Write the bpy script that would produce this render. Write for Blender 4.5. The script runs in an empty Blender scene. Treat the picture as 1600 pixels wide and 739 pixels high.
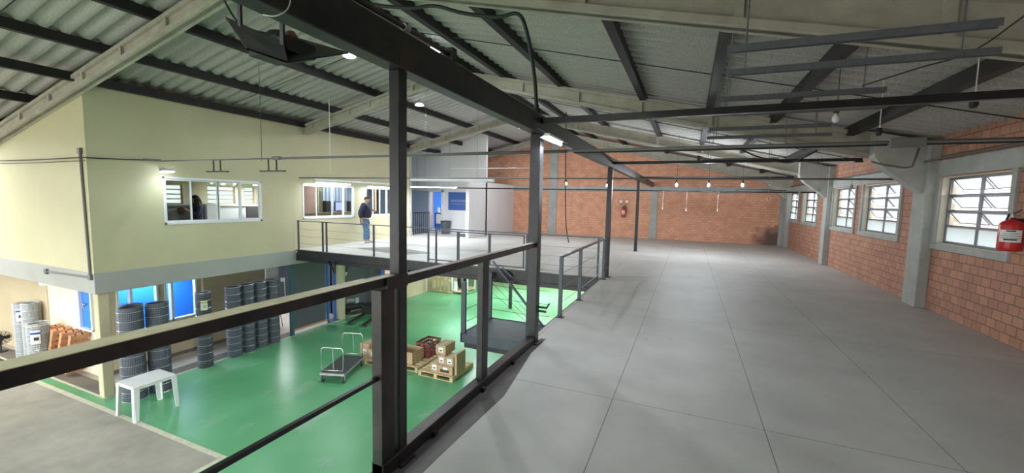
import bpy, bmesh, math, random
from mathutils import Vector, Matrix, noise
random.seed(7)
SC = bpy.context.scene
COL = SC.collection
R = math.radians
PI = math.pi

# ---------------------------------------------------------------- camera
H = 1.776
FPX = 644.4
yaw, pitch, roll = R(-23.073), R(5.065), R(-1.284)
fw = Vector((math.sin(yaw)*math.cos(pitch), math.cos(yaw)*math.cos(pitch), -math.sin(pitch)))
r0 = Vector((math.cos(yaw), -math.sin(yaw), 0)); d0 = fw.cross(r0)
rt = r0*math.cos(roll) + d0*math.sin(roll)
dn = -r0*math.sin(roll) + d0*math.cos(roll)
cam = bpy.data.cameras.new('camera'); cam.lens = FPX/1600*36; cam.sensor_width = 36; cam.sensor_fit = 'HORIZONTAL'
cam.clip_start = 0.02; cam.clip_end = 200
cob = bpy.data.objects.new('camera', cam); COL.objects.link(cob)
cob.matrix_world = Matrix(((rt.x, -dn.x, -fw.x, 0), (rt.y, -dn.y, -fw.y, 0), (rt.z, -dn.z, -fw.z, H), (0, 0, 0, 1)))
SC.camera = cob

# ---------------------------------------------------------------- world, light, exposure
w = bpy.data.worlds.new('sky'); SC.world = w; w.use_nodes = True
bg = w.node_tree.nodes['Background']
bg.inputs[0].default_value = (0.93, 0.96, 1.0, 1); bg.inputs[1].default_value = 6.0
SC.view_settings.view_transform = 'Standard'
SC.view_settings.look = 'None'
SC.view_settings.gamma = 1.0
SC.view_settings.use_curve_mapping = False
SC.view_settings.exposure = 0.45
SC.render.film_transparent = False

def portal(x, y, z, sx, sy, rx, ry, rz):
    l = bpy.data.lights.new('sky_portal', 'AREA'); l.shape = 'RECTANGLE'; l.size = sx; l.size_y = sy
    l.cycles.is_portal = True
    o = bpy.data.objects.new('sky_portal', l); COL.objects.link(o); o.location = (x, y, z); o.rotation_euler = (rx, ry, rz)
portal(4.35, 6.6, 1.76, 1.2, 30, 0, PI/2, 0)          # window row, faces -X
portal(-6, -5.6, -0.4, 21, 5.0, PI/2, 0, 0)     # open gate side behind, faces +Y

def area(name, loc, sx, sy, rot, energy, col=(1, 1, 1)):
    l = bpy.data.lights.new(name, 'AREA'); l.shape = 'RECTANGLE'; l.size = sx; l.size_y = sy
    l.energy = energy; l.color = col
    o = bpy.data.objects.new(name, l); COL.objects.link(o); o.location = loc; o.rotation_euler = rot
    return o

# ---------------------------------------------------------------- materials
def mat(name, c, rough=0.6, metal=0.0, var=0.0, vs=6.0, c2=None, bump=0.0, bs=40.0, spec=0.5, emit=None, es=0.0, alpha=1.0, trans=0.0):
    m = bpy.data.materials.new(name); m.use_nodes = True
    nt = m.node_tree; b = nt.nodes['Principled BSDF']
    b.inputs['Base Color'].default_value = (*c, 1); b.inputs['Roughness'].default_value = rough
    b.inputs['Metallic'].default_value = metal
    b.inputs['Specular IOR Level'].default_value = spec
    if trans: b.inputs['Transmission Weight'].default_value = trans
    if alpha < 1: b.inputs['Alpha'].default_value = alpha
    if emit:
        b.inputs['Emission Color'].default_value = (*emit, 1); b.inputs['Emission Strength'].default_value = es
    tc = nt.nodes.new('ShaderNodeTexCoord')
    if var > 0 or c2:
        n = nt.nodes.new('ShaderNodeTexNoise'); n.inputs['Scale'].default_value = vs; n.inputs['Detail'].default_value = 5
        n.inputs['Roughness'].default_value = 0.65
        nt.links.new(tc.outputs['Object'], n.inputs['Vector'])
        rp = nt.nodes.new('ShaderNodeValToRGB')
        a = tuple(max(0, v*(1-var)) for v in c); bb = c2 or tuple(min(1, v*(1+var)) for v in c)
        rp.color_ramp.elements[0].position = 0.35; rp.color_ramp.elements[0].color = (*a, 1)
        rp.color_ramp.elements[1].position = 0.68; rp.color_ramp.elements[1].color = (*bb, 1)
        nt.links.new(n.outputs['Fac'], rp.inputs[0]); nt.links.new(rp.outputs[0], b.inputs['Base Color'])
    if bump > 0:
        n2 = nt.nodes.new('ShaderNodeTexNoise'); n2.inputs['Scale'].default_value = bs; n2.inputs['Detail'].default_value = 3
        nt.links.new(tc.outputs['Object'], n2.inputs['Vector'])
        bp = nt.nodes.new('ShaderNodeBump'); bp.inputs['Strength'].default_value = bump; bp.inputs['Distance'].default_value = 0.01
        nt.links.new(n2.outputs['Fac'], bp.inputs['Height']); nt.links.new(bp.outputs[0], b.inputs['Normal'])
    return m

def brick_mat(name, axis, bw, bh, c1, c2, mortar, stain=None):
    m = bpy.data.materials.new(name); m.use_nodes = True
    nt = m.node_tree; b = nt.nodes['Principled BSDF']; b.inputs['Roughness'].default_value = 0.85
    tc = nt.nodes.new('ShaderNodeTexCoord'); sp = nt.nodes.new('ShaderNodeSeparateXYZ'); cb = nt.nodes.new('ShaderNodeCombineXYZ')
    nt.links.new(tc.outputs['Object'], sp.inputs[0])
    nt.links.new(sp.outputs['Y' if axis == 'x' else 'X'], cb.inputs['X']); nt.links.new(sp.outputs['Z'], cb.inputs['Y'])
    br = nt.nodes.new('ShaderNodeTexBrick')
    br.inputs['Color1'].default_value = (*c1, 1); br.inputs['Color2'].default_value = (*c2, 1); br.inputs['Mortar'].default_value = (*mortar, 1)
    br.inputs['Scale'].default_value = 1.0; br.inputs['Mortar Size'].default_value = 0.007
    br.inputs['Mortar Smooth'].default_value = 0.2; br.inputs['Bias'].default_value = -0.1
    br.inputs['Brick Width'].default_value = bw; br.inputs['Row Height'].default_value = bh
    nt.links.new(cb.outputs[0], br.inputs['Vector'])
    n = nt.nodes.new('ShaderNodeTexNoise'); n.inputs['Scale'].default_value = 3.0; n.inputs['Detail'].default_value = 6
    nt.links.new(tc.outputs['Object'], n.inputs['Vector'])
    mp = nt.nodes.new('ShaderNodeMapRange'); mp.inputs[1].default_value = 0.3; mp.inputs[2].default_value = 0.7
    mp.inputs[3].default_value = 0.9; mp.inputs[4].default_value = 1.1
    nt.links.new(n.outputs['Fac'], mp.inputs[0])
    mx = nt.nodes.new('ShaderNodeMix'); mx.data_type = 'RGBA'; mx.blend_type = 'MULTIPLY'; mx.inputs[0].default_value = 1
    nt.links.new(br.outputs['Color'], mx.inputs[6]); nt.links.new(mp.outputs[0], mx.inputs[7])
    out = mx.outputs[2]
    if stain:   # dark damp stain with a shape of its own
        vd = nt.nodes.new('ShaderNodeVectorMath'); vd.operation = 'DISTANCE'; vd.inputs[1].default_value = stain[:3]
        nt.links.new(tc.outputs['Object'], vd.inputs[0])
        ad = nt.nodes.new('ShaderNodeMath'); ad.operation = 'ADD'; nt.links.new(vd.outputs['Value'], ad.inputs[0]); nt.links.new(n.outputs['Fac'], ad.inputs[1])
        m2 = nt.nodes.new('ShaderNodeMapRange'); m2.inputs[1].default_value = stain[3]*0.8; m2.inputs[2].default_value = stain[3]*1.4
        nt.links.new(ad.outputs[0], m2.inputs[0])
        mx2 = nt.nodes.new('ShaderNodeMix'); mx2.data_type = 'RGBA'; mx2.inputs[6].default_value = (0.16, 0.10, 0.08, 1)
        nt.links.new(m2.outputs[0], mx2.inputs[0]); nt.links.new(out, mx2.inputs[7]); out = mx2.outputs[2]
    nt.links.new(out, b.inputs['Base Color'])
    bp = nt.nodes.new('ShaderNodeBump'); bp.inputs['Strength'].default_value = 0.6; bp.inputs['Distance'].default_value = 0.01; bp.invert = True
    nt.links.new(br.outputs['Fac'], bp.inputs['Height']); nt.links.new(bp.outputs[0], b.inputs['Normal'])
    return m

def board_mat(name, c, rough, px, ox, py, oy, stain=0.10):
    """painted fibre-cement boards with thin dark joints and scuffs"""
    m = bpy.data.materials.new(name); m.use_nodes = True
    nt = m.node_tree; b = nt.nodes['Principled BSDF']; b.inputs['Roughness'].default_value = rough
    L = nt.links.new
    tc = nt.nodes.new('ShaderNodeTexCoord'); sp = nt.nodes.new('ShaderNodeSeparateXYZ'); L(tc.outputs['Object'], sp.inputs[0])
    def joint(outp, p, o, wdt):
        a = nt.nodes.new('ShaderNodeMath'); a.operation = 'SUBTRACT'; L(outp, a.inputs[0]); a.inputs[1].default_value = o
        pp = nt.nodes.new('ShaderNodeMath'); pp.operation = 'PINGPONG'; L(a.outputs[0], pp.inputs[0]); pp.inputs[1].default_value = p/2
        lt = nt.nodes.new('ShaderNodeMath'); lt.operation = 'LESS_THAN'; L(pp.outputs[0], lt.inputs[0]); lt.inputs[1].default_value = wdt
        return lt.outputs[0]
    jx0 = joint(sp.outputs['X'], px, ox, 0.0035)
    lim = nt.nodes.new('ShaderNodeMath'); lim.operation = 'LESS_THAN'; L(sp.outputs['X'], lim.inputs[0]); lim.inputs[1].default_value = 2.4
    mjx = nt.nodes.new('ShaderNodeMath'); mjx.operation = 'MULTIPLY'; L(jx0, mjx.inputs[0]); L(lim.outputs[0], mjx.inputs[1]); jx = mjx.outputs[0]; jy = joint(sp.outputs['Y'], py, oy, 0.0035)
    mxx = nt.nodes.new('ShaderNodeMath'); mxx.operation = 'MAXIMUM'; L(jx, mxx.inputs[0]); L(jy, mxx.inputs[1])
    n = nt.nodes.new('ShaderNodeTexNoise'); n.inputs['Scale'].default_value = 0.9; n.inputs['Detail'].default_value = 8; n.inputs['Roughness'].default_value = 0.62
    L(tc.outputs['Object'], n.inputs['Vector'])
    rp = nt.nodes.new('ShaderNodeValToRGB')
    rp.color_ramp.elements[0].position = 0.3; rp.color_ramp.elements[0].color = (*[v*(1-stain) for v in c], 1)
    rp.color_ramp.elements[1].position = 0.65; rp.color_ramp.elements[1].color = (*[v*(1+stain*0.7) for v in c], 1)
    L(n.outputs['Fac'], rp.inputs[0])
    # small dark scuffs
    n2 = nt.nodes.new('ShaderNodeTexNoise'); n2.inputs['Scale'].default_value = 5.5; n2.inputs['Detail'].default_value = 2
    L(tc.outputs['Object'], n2.inputs['Vector'])
    m3 = nt.nodes.new('ShaderNodeMapRange'); m3.inputs[1].default_value = 0.72; m3.inputs[2].default_value = 0.78; L(n2.outputs['Fac'], m3.inputs[0])
    m4 = nt.nodes.new('ShaderNodeMath'); m4.operation = 'MULTIPLY'; m4.inputs[1].default_value = 0.35; L(m3.outputs[0], m4.inputs[0])
    mx0 = nt.nodes.new('ShaderNodeMix'); mx0.data_type = 'RGBA'; L(m4.outputs[0], mx0.inputs[0]); L(rp.outputs[0], mx0.inputs[6]); mx0.inputs[7].default_value = (0.09, 0.085, 0.08, 1)
    mj = nt.nodes.new('ShaderNodeMath'); mj.operation = 'MULTIPLY'; mj.inputs[1].default_value = 0.75; L(mxx.outputs[0], mj.inputs[0])
    mx = nt.nodes.new('ShaderNodeMix'); mx.data_type = 'RGBA'; L(mj.outputs[0], mx.inputs[0]); L(mx0.outputs[2], mx.inputs[6]); mx.inputs[7].default_value = (0.06, 0.055, 0.05, 1)
    L(mx.outputs[2], b.inputs['Base Color'])
    return m

M = {}
M['steel'] = mat('black_painted_steel', (0.014, 0.014, 0.016), 0.4, 0.1, 0.25, 5, c2=(0.028, 0.026, 0.027))
M['steel_rust'] = mat('worn_black_steel', (0.02, 0.017, 0.018), 0.42, 0.2, 0.3, 4, c2=(0.05, 0.036, 0.033))
M['steel_blue'] = mat('dark_blue_grey_steel', (0.055, 0.065, 0.085), 0.4, 0.1, 0.15, 5)
M['purlin'] = mat('dark_purlin_steel', (0.014, 0.012, 0.012), 0.7, 0.0, 0.3, 3)
M['roof'] = mat('fibre_cement_roofing', (0.41, 0.40, 0.375), 0.9, 0, 0.22, 45, bump=0.25, bs=60)
M['concrete'] = mat('painted_concrete', (0.42, 0.40, 0.33), 0.8, 0, 0.15, 3)
M['grey_concrete'] = mat('grey_painted_concrete', (0.40, 0.41, 0.385), 0.75, 0, 0.12, 3)
M['floor'] = board_mat('grey_floor_boards', (0.52, 0.505, 0.48), 0.52, 1.19, -0.54, 2.98, 3.68, 0.14)
M['yellow'] = mat('cream_yellow_wall_paint', (0.53, 0.50, 0.325), 0.7, 0, 0.05, 0.8)
M['cream'] = mat('pale_cream_wall_paint', (0.66, 0.62, 0.48), 0.7, 0, 0.05, 0.8)
M['white_wall'] = mat('white_wall_paint', (0.72, 0.71, 0.72), 0.6, 0, 0.03, 1)
M['bluegrey_wall'] = mat('blue_grey_wall_paint', (0.30, 0.36, 0.46), 0.7, 0, 0.04, 1)
M['blue_wall'] = mat('bright_blue_wall_paint', (0.02, 0.20, 0.80), 0.5, 0, 0.05, 1)
M['dark_panel'] = mat('dark_grey_panel', (0.075, 0.085, 0.10), 0.5, 0, 0.08, 2)
M['fascia'] = mat('grey_painted_beam', (0.36, 0.37, 0.34), 0.7, 0, 0.06, 1)
M['beige_wall'] = mat('beige_paint_and_wall_shade', (0.50, 0.42, 0.28), 0.75, 0, 0.08, 0.8)  # real beige paint, and painted shade on the front ground wall
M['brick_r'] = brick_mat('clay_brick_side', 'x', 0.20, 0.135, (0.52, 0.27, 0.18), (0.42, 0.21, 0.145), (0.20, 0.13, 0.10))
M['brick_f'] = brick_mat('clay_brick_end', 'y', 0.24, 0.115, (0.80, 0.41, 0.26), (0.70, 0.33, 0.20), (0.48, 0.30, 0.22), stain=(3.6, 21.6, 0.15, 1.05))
M['slab'] = mat('bare_concrete_slab', (0.32, 0.31, 0.26), 0.75, 0, 0.16, 1.2)
M['line'] = mat('pale_floor_line', (0.55, 0.56, 0.42), 0.7, 0, 0.12, 8)
M['tile'] = mat('beige_ground_floor', (0.42, 0.38, 0.32), 0.6, 0, 0.1, 2)
M['drain'] = mat('dark_threshold_concrete', (0.16, 0.14, 0.12), 0.8, 0, 0.15, 4)
M['alu'] = mat('white_aluminium', (0.72, 0.74, 0.76), 0.35, 0.1)
M['window_steel'] = mat('grey_window_steel', (0.20, 0.19, 0.21), 0.5, 0.1)
M['reveal'] = mat('cream_window_reveal', (0.66, 0.62, 0.50), 0.7)
M['galv'] = mat('galvanised_steel', (0.42, 0.43, 0.44), 0.4, 0.5, 0.15, 14)
M['galv_dull'] = mat('dull_grey_channel_steel', (0.17, 0.18, 0.20), 0.4, 0.4, 0.12, 14)
M['chrome'] = mat('bright_chrome', (0.75, 0.75, 0.75), 0.18, 0.9)
M['wire'] = mat('galvanised_wire', (0.20, 0.23, 0.26), 0.4, 0.4)
M['wire_bright'] = mat('bright_galvanised_wire', (0.55, 0.58, 0.60), 0.35, 0.5)
M['cablemat'] = mat('black_cable', (0.015, 0.015, 0.017), 0.6)
M['white_plastic'] = mat('white_plastic', (0.74, 0.77, 0.76), 0.4, 0, 0.05, 6)
M['black_plastic'] = mat('black_plastic', (0.02, 0.02, 0.02), 0.5)
M['rubber'] = mat('dark_rubber_mat', (0.05, 0.055, 0.055), 0.7, 0, 0.1, 20)
M['wood'] = mat('pallet_wood', (0.56, 0.43, 0.24), 0.8, 0, 0.2, 5)
M['wood_red'] = mat('reddish_pallet_wood', (0.50, 0.25, 0.13), 0.8, 0, 0.2, 5)
M['card'] = mat('brown_cardboard', (0.46, 0.33, 0.20), 0.85, 0, 0.1, 5)
M['card_dark'] = mat('dark_cardboard', (0.30, 0.21, 0.13), 0.85)
M['ink'] = mat('dark_print', (0.04, 0.04, 0.04), 0.7)
M['paper'] = mat('white_paper', (0.8, 0.8, 0.78), 0.7)
M['label_blue'] = mat('blue_print', (0.03, 0.08, 0.45), 0.6)
M['crate'] = mat('maroon_plastic', (0.22, 0.045, 0.05), 0.5)
M['red'] = mat('red_enamel', (0.55, 0.02, 0.02), 0.3)
M['bluepipe'] = mat('blue_pipe_paint', (0.03, 0.13, 0.42), 0.4)
M['pvc'] = mat('grey_pvc_conduit', (0.16, 0.16, 0.16), 0.5)
M['navy'] = mat('navy_jacket_cloth', (0.018, 0.022, 0.045), 0.9)
M['denim'] = mat('blue_denim', (0.10, 0.19, 0.32), 0.9, 0, 0.25, 12)
M['skin'] = mat('skin', (0.52, 0.30, 0.22), 0.55)
M['hair'] = mat('dark_hair', (0.025, 0.018, 0.015), 0.6)
M['shoe'] = mat('pale_shoe', (0.5, 0.5, 0.5), 0.6)
M['screen'] = mat('lit_screen', (0.02, 0.02, 0.05), 0.3, emit=(0.25, 0.30, 1.0), es=1.6)
M['lit'] = mat('lit_tube', (0.9, 0.9, 0.9), 0.4, emit=(0.86, 0.93, 1.0), es=14)
M['bulb_lit'] = mat('lit_bulb', (0.9, 0.9, 0.9), 0.4, emit=(0.80, 0.88, 1.0), es=45)
M['bulb_off'] = mat('opal_bulb', (0.8, 0.8, 0.78), 0.3)
M['skylight'] = mat('translucent_disc', (0.8, 0.85, 0.9), 0.5, emit=(0.85, 0.92, 1.0), es=2.0)
M['wood_door'] = mat('brown_wood_door', (0.42, 0.26, 0.20), 0.6, 0, 0.1, 3)
M['outside'] = mat('beige_boundary_wall', (0.75, 0.68, 0.52), 0.9)
M['tileroof'] = mat('orange_wall_coping', (0.65, 0.22, 0.10), 0.9)
M['cord_grey'] = mat('greyish_white_cord', (0.34, 0.34, 0.33), 0.7)
M['bin'] = mat('dark_grey_bin_plastic', (0.07, 0.09, 0.10), 0.5)
M['signblue'] = mat('blue_noticeboard', (0.045, 0.11, 0.36), 0.4)
M['grey_counter'] = mat('grey_counter_panel', (0.36, 0.36, 0.35), 0.6)

def glass_mat(name, tint, fac):
    m = bpy.data.materials.new(name); m.use_nodes = True; nt = m.node_tree
    out = nt.nodes['Material Output']; nt.nodes.remove(nt.nodes['Principled BSDF'])
    tr = nt.nodes.new('ShaderNodeBsdfTransparent'); tr.inputs[0].default_value = (*tint, 1)
    gl = nt.nodes.new('ShaderNodeBsdfGlossy'); gl.inputs['Roughness'].default_value = 0.03
    mx = nt.nodes.new('ShaderNodeMixShader'); mx.inputs[0].default_value = fac
    nt.links.new(tr.outputs[0], mx.inputs[1]); nt.links.new(gl.outputs[0], mx.inputs[2]); nt.links.new(mx.outputs[0], out.inputs[0])
    return m
M['glass'] = glass_mat('clear_glass', (0.95, 0.97, 0.97), 0.004)
def frosted(name='frosted_glass', k=1.0):
    m = bpy.data.materials.new(name); m.use_nodes = True; nt = m.node_tree
    out = nt.nodes['Material Output']; nt.nodes.remove(nt.nodes['Principled BSDF'])
    tr = nt.nodes.new('ShaderNodeBsdfTransparent'); tr.inputs[0].default_value = (0.42*k, 0.46*k, 0.49*k, 1)
    tl = nt.nodes.new('ShaderNodeBsdfTranslucent'); tl.inputs[0].default_value = (0.55*k, 0.6*k, 0.60*k, 1)
    mx = nt.nodes.new('ShaderNodeMixShader'); mx.inputs[0].default_value = 0.5
    nt.links.new(tr.outputs[0], mx.inputs[1]); nt.links.new(tl.outputs[0], mx.inputs[2]); nt.links.new(mx.outputs[0], out.inputs[0])
    return m
M['frost'] = frosted()
M['frost_cream'] = frosted('cream_frosted_glass', 1.6)

def green_floor():
    m = bpy.data.materials.new('green_epoxy_floor'); m.use_nodes = True; nt = m.node_tree; L = nt.links.new
    b = nt.nodes['Principled BSDF']; tc = nt.nodes.new('ShaderNodeTexCoord')
    n = nt.nodes.new('ShaderNodeTexNoise'); n.inputs['Scale'].default_value = 0.7; n.inputs['Detail'].default_value = 7; L(tc.outputs['Object'], n.inputs['Vector'])
    rp = nt.nodes.new('ShaderNodeValToRGB')
    rp.color_ramp.elements[0].position = 0.3; rp.color_ramp.elements[0].color = (0.095, 0.34, 0.155, 1)
    rp.color_ramp.elements[1].position = 0.7; rp.color_ramp.elements[1].color = (0.145, 0.43, 0.215, 1)
    L(n.outputs['Fac'], rp.inputs[0])
    n2 = nt.nodes.new('ShaderNodeTexNoise'); n2.inputs['Scale'].default_value = 1.6; n2.inputs['Detail'].default_value = 6; n2.inputs['Roughness'].default_value = 0.7
    mp = nt.nodes.new('ShaderNodeMapping'); mp.inputs['Scale'].default_value = (1.0, 0.6, 1); L(tc.outputs['Object'], mp.inputs[0]); L(mp.outputs[0], n2.inputs['Vector'])
    mr = nt.nodes.new('ShaderNodeMapRange'); mr.inputs[1].default_value = 0.56; mr.inputs[2].default_value = 0.72; L(n2.outputs['Fac'], mr.inputs[0])
    mu = nt.nodes.new('ShaderNodeMath'); mu.operation = 'MULTIPLY'; mu.inputs[1].default_value = 0.55; L(mr.outputs[0], mu.inputs[0])
    mx = nt.nodes.new('ShaderNodeMix'); mx.data_type = 'RGBA'; L(mu.outputs[0], mx.inputs[0]); L(rp.outputs[0], mx.inputs[6]); mx.inputs[7].default_value = (0.36, 0.50, 0.40, 1)
    L(mx.outputs[2], b.inputs['Base Color'])
    r2 = nt.nodes.new('ShaderNodeMapRange'); r2.inputs[3].default_value = 0.22; r2.inputs[4].default_value = 0.42; L(n2.outputs['Fac'], r2.inputs[0]); L(r2.outputs[0], b.inputs['Roughness'])
    return m
M['green'] = green_floor()
M['rail_cream'] = mat('cream_rail_top', (0.62, 0.58, 0.38), 0.5, 0, 0.12, 14)  # pale cream tone for the top face of the near rail
M['rail_grey'] = mat('grey_rail_top', (0.30, 0.26, 0.22), 0.5, 0, 0.2, 14)  # brownish grey tone for the top face of the farther rail

# ---------------------------------------------------------------- mesh helpers
class MB:
    def __init__(s): s.v = []; s.f = []
    def add(s, vs, fs):
        o = len(s.v); s.v += [Vector(p) for p in vs]; s.f += [tuple(i+o for i in f) for f in fs]; return s
    def box(s, x0, x1, y0, y1, z0, z1):
        if x0 > x1: x0, x1 = x1, x0
        if y0 > y1: y0, y1 = y1, y0
        if z0 > z1: z0, z1 = z1, z0
        return s.add([(x0,y0,z0),(x1,y0,z0),(x1,y1,z0),(x0,y1,z0),(x0,y0,z1),(x1,y0,z1),(x1,y1,z1),(x0,y1,z1)],
                     [(3,2,1,0),(4,5,6,7),(0,1,5,4),(1,2,6,5),(2,3,7,6),(3,0,4,7)])
    def obox(s, c, ax, ay, az, hx, hy, hz):
        c = Vector(c); ax, ay, az = Vector(ax).normalized()*hx, Vector(ay).normalized()*hy, Vector(az).normalized()*hz
        P = [c+i*ax+j*ay+k*az for k in (-1,1) for j in (-1,1) for i in (-1,1)]
        return s.add(P, [(0,2,3,1),(4,5,7,6),(0,1,5,4),(1,3,7,5),(3,2,6,7),(2,0,4,6)])
    def bar(s, a, b, w, h, up=(0,0,1)):
        a, b = Vector(a), Vector(b); d = (b-a); L_ = d.length
        if L_ < 1e-6: return s
        d.normalize(); up = Vector(up)
        if abs(d.dot(up)) > 0.98: up = Vector((0,1,0))
        sd = d.cross(up).normalized(); u = sd.cross(d).normalized()
        return s.obox((a+b)/2, d, sd, u, L_/2, w/2, h/2)
    def tube(s, pts, r, n=10, closed=False, caps=True):
        pts = [Vector(p) for p in pts]; N = len(pts)
        rr = r if isinstance(r, (list, tuple)) else [r]*N
        o = len(s.v); prev = None
        for i, p in enumerate(pts):
            if closed: d = pts[(i+1) % N]-pts[i-1]
            else: d = pts[min(i+1, N-1)]-pts[max(i-1, 0)]
            d.normalize()
            if prev is None:
                u = Vector((0,0,1)) if abs(d.z) < 0.9 else Vector((1,0,0))
                u = (u-d*u.dot(d)).normalized()
            else:
                u = prev-d*prev.dot(d)
                u = u.normalized() if u.length > 1e-6 else Vector((1,0,0))
            prev = u; w_ = d.cross(u)
            for k in range(n):
                a = 2*PI*k/n; s.v.append(p+(u*math.cos(a)+w_*math.sin(a))*rr[i])
        for i in range(N if closed else N-1):
            j = (i+1) % N
            for k in range(n):
                k2 = (k+1) % n; s.f.append((o+i*n+k, o+i*n+k2, o+j*n+k2, o+j*n+k))
        if caps and not closed:
            s.f.append(tuple(o+k for k in range(n))[::-1]); s.f.append(tuple(o+(N-1)*n+k for k in range(n)))
        return s
    def cyl(s, c, r, h, n=20, r2=None, axis='z'):
        c = Vector(c); d = {'z': Vector((0,0,h)), 'x': Vector((h,0,0)), 'y': Vector((0,h,0))}[axis]
        return s.tube([c, c+d], [r, r if r2 is None else r2], n)
    def lathe(s, c, prof, n=20):
        o = len(s.v); c = Vector(c)
        for (r, z) in prof:
            for k in range(n):
                a = 2*PI*k/n; s.v.append(c+Vector((r*math.cos(a), r*math.sin(a), z)))
        for i in range(len(prof)-1):
            for k in range(n):
                k2 = (k+1) % n; s.f.append((o+i*n+k, o+i*n+k2, o+(i+1)*n+k2, o+(i+1)*n+k))
        s.f.append(tuple(o+k for k in range(n))[::-1]); m = len(prof)-1; s.f.append(tuple(o+m*n+k for k in range(n)))
        return s
    def prism(s, poly, a, b, axis):
        def P(u, v, t): return {'x': (t, u, v), 'y': (u, t, v), 'z': (u, v, t)}[axis]
        n = len(poly); vs = [P(u, v, a) for u, v in poly]+[P(u, v, b) for u, v in poly]
        return s.add(vs, [tuple(range(n)), tuple(range(n, 2*n))[::-1]]+[(i, (i+1) % n, n+(i+1) % n, n+i) for i in range(n)])
    def build(s, name, m, parent=None, bevel=0.0, smooth=False):
        me = bpy.data.meshes.new(name); off = Vector((0,0,0))
        if parent is not None: off = worldloc(parent)
        me.from_pydata([tuple(p-off) for p in s.v], [], s.f); me.update()
        bm = bmesh.new(); bm.from_mesh(me); bmesh.ops.recalc_face_normals(bm, faces=bm.faces)
        if bevel > 0:
            es = [e for e in bm.edges if len(e.link_faces) == 2 and e.calc_face_angle(0) > 0.6]
            bmesh.ops.bevel(bm, geom=es, offset=bevel, segments=1, affect='EDGES', clamp_overlap=True)
        bm.to_mesh(me); bm.free()
        if smooth:
            me.polygons.foreach_set('use_smooth', [True]*len(me.polygons))
        me.materials.append(M[m] if isinstance(m, str) else m)
        o = bpy.data.objects.new(name, me); COL.objects.link(o)
        if parent is not None: o.parent = parent
        return o
def worldloc(o):
    v = Vector((0,0,0))
    while o is not None: v += o.location; o = o.parent
    return v
def tag(o, label, cat, group=None, kind=None):
    o['label'] = label; o['category'] = cat
    if group: o['group'] = group
    if kind: o['kind'] = kind
    return o
def thing(name, label, cat, loc=(0,0,0), group=None):
    o = bpy.data.objects.new(name, None); COL.objects.link(o); o.location = loc; o.empty_display_size = 0.1
    return tag(o, label, cat, group)
def struct(name, mb, m, parent=None, **k):
    o = mb.build(name, m, parent, **k)
    if parent is None: o['kind'] = 'structure'
    return o
def dup(root, loc, rotz=None, label=None, group=None):
    r = root.copy(); COL.objects.link(r); r.location = loc
    if rotz is not None: r.rotation_euler = (0, 0, rotz)
    if label: r['label'] = label
    if group: r['group'] = group
    for ch in list(root.children):
        c = ch.copy(); COL.objects.link(c); c.parent = r
        for g in list(ch.children):
            d = g.copy(); COL.objects.link(d); d.parent = c
    return r
def wall_open(mb, axis, t0, t1, u0, u1, z0, z1, opens):
    """wall slab with rectangular openings (u0,u1,z0,z1); axis = normal axis"""
    us = sorted({u0, u1, *[o[0] for o in opens], *[o[1] for o in opens]}); us = [u for u in us if u0 <= u <= u1]
    for a, b in zip(us, us[1:]):
        hs = sorted([(o[2], o[3]) for o in opens if o[0] <= a+1e-6 and o[1] >= b-1e-6]); z = z0
        segs = []
        for h0, h1 in hs:
            if h0 > z: segs.append((z, h0))
            z = max(z, h1)
        if z < z1: segs.append((z, z1))
        for s0, s1 in segs:
            if axis == 'x': mb.box(t0, t1, a, b, s0, s1)
            else: mb.box(a, b, t0, t1, s0, s1)
    return mb
def rafz(x): return 5.0-(0.24 if x > -6.3 else 0.22)*abs(x+6.3)   # underside line of the rafters
# ================================================================ STRUCTURE
YB, YF = -5.4, 21.6           # back opening, far wall
# mezzanine floor (right) and floor beyond the opening
struct('floor', MB().box(-1.78, 4.05, YB, YF, -0.12, 0.0), 'floor')
mb = MB().box(-11.88, -1.78, 9.66, YF, -0.12, -0.001)
mb.box(-13.6, -11.88, 15.75, YF, -0.12, -0.001)
struct('floor', mb, 'floor')
# lower floor: green paint, bare slab with pale border, threshold strip, inner floor
struct('floor', MB().prism([(-11.9, 4.66), (-15.6, 4.66), (-17.0, 4.46), (-7.32, 4.46), (-7.32, YB), (4.1, YB), (4.1, 22.5), (-11.9, 22.5)], -3.0, -2.9, 'z'), 'green')
struct('floor', MB().box(-20, -7.42, YB, 4.36, -3.0, -2.9), 'slab')
mb = MB().box(-20, -7.32, 4.36, 4.46, -3.0, -2.899); mb.box(-7.42, -7.32, YB, 4.36, -3.0, -2.899)
struct('trim_1', mb, 'line')
mb = MB().box(-11.93, -11.87, 4.66, 22.4, -2.9, -2.897).box(-20, -11.9, 4.64, 4.69, -2.9, -2.896)
struct('trim_2', mb, 'line')
mb = MB().box(-12.35, -11.93, 5.05, 22.5, -3.0, -2.899).box(-20, -11.93, 4.69, 5.05, -3.0, -2.899)
struct('floor', mb, 'drain')
mb = MB().box(-20, -12.35, 5.05, 22.5, -3.0, -2.9)
struct('floor', mb, 'tile')
struct('ground', MB().box(-60, 60, -60, 60, -3.3, -3.02), 'slab')

# right wall with windows
WIN = [(-3.3, -1.5), (-0.9, 0.9), (2.0, 3.7), (5.35, 7.05), (7.78, 9.52), (10.98, 12.95), (13.5, 15.28), (16.95, 18.85), (19.6, 21.4)]  # first three lie out of view, added to let light in
ZB, ZT = 1.19, 2.33
opens = [(a, b, ZB, ZT) for a, b in WIN]
rw = wall_open(MB(), 'x', 4.0, 4.2, YB, YF+0.2, -3.0, 3.3, opens)
struct('wall_right', rw, 'brick_r')
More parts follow.
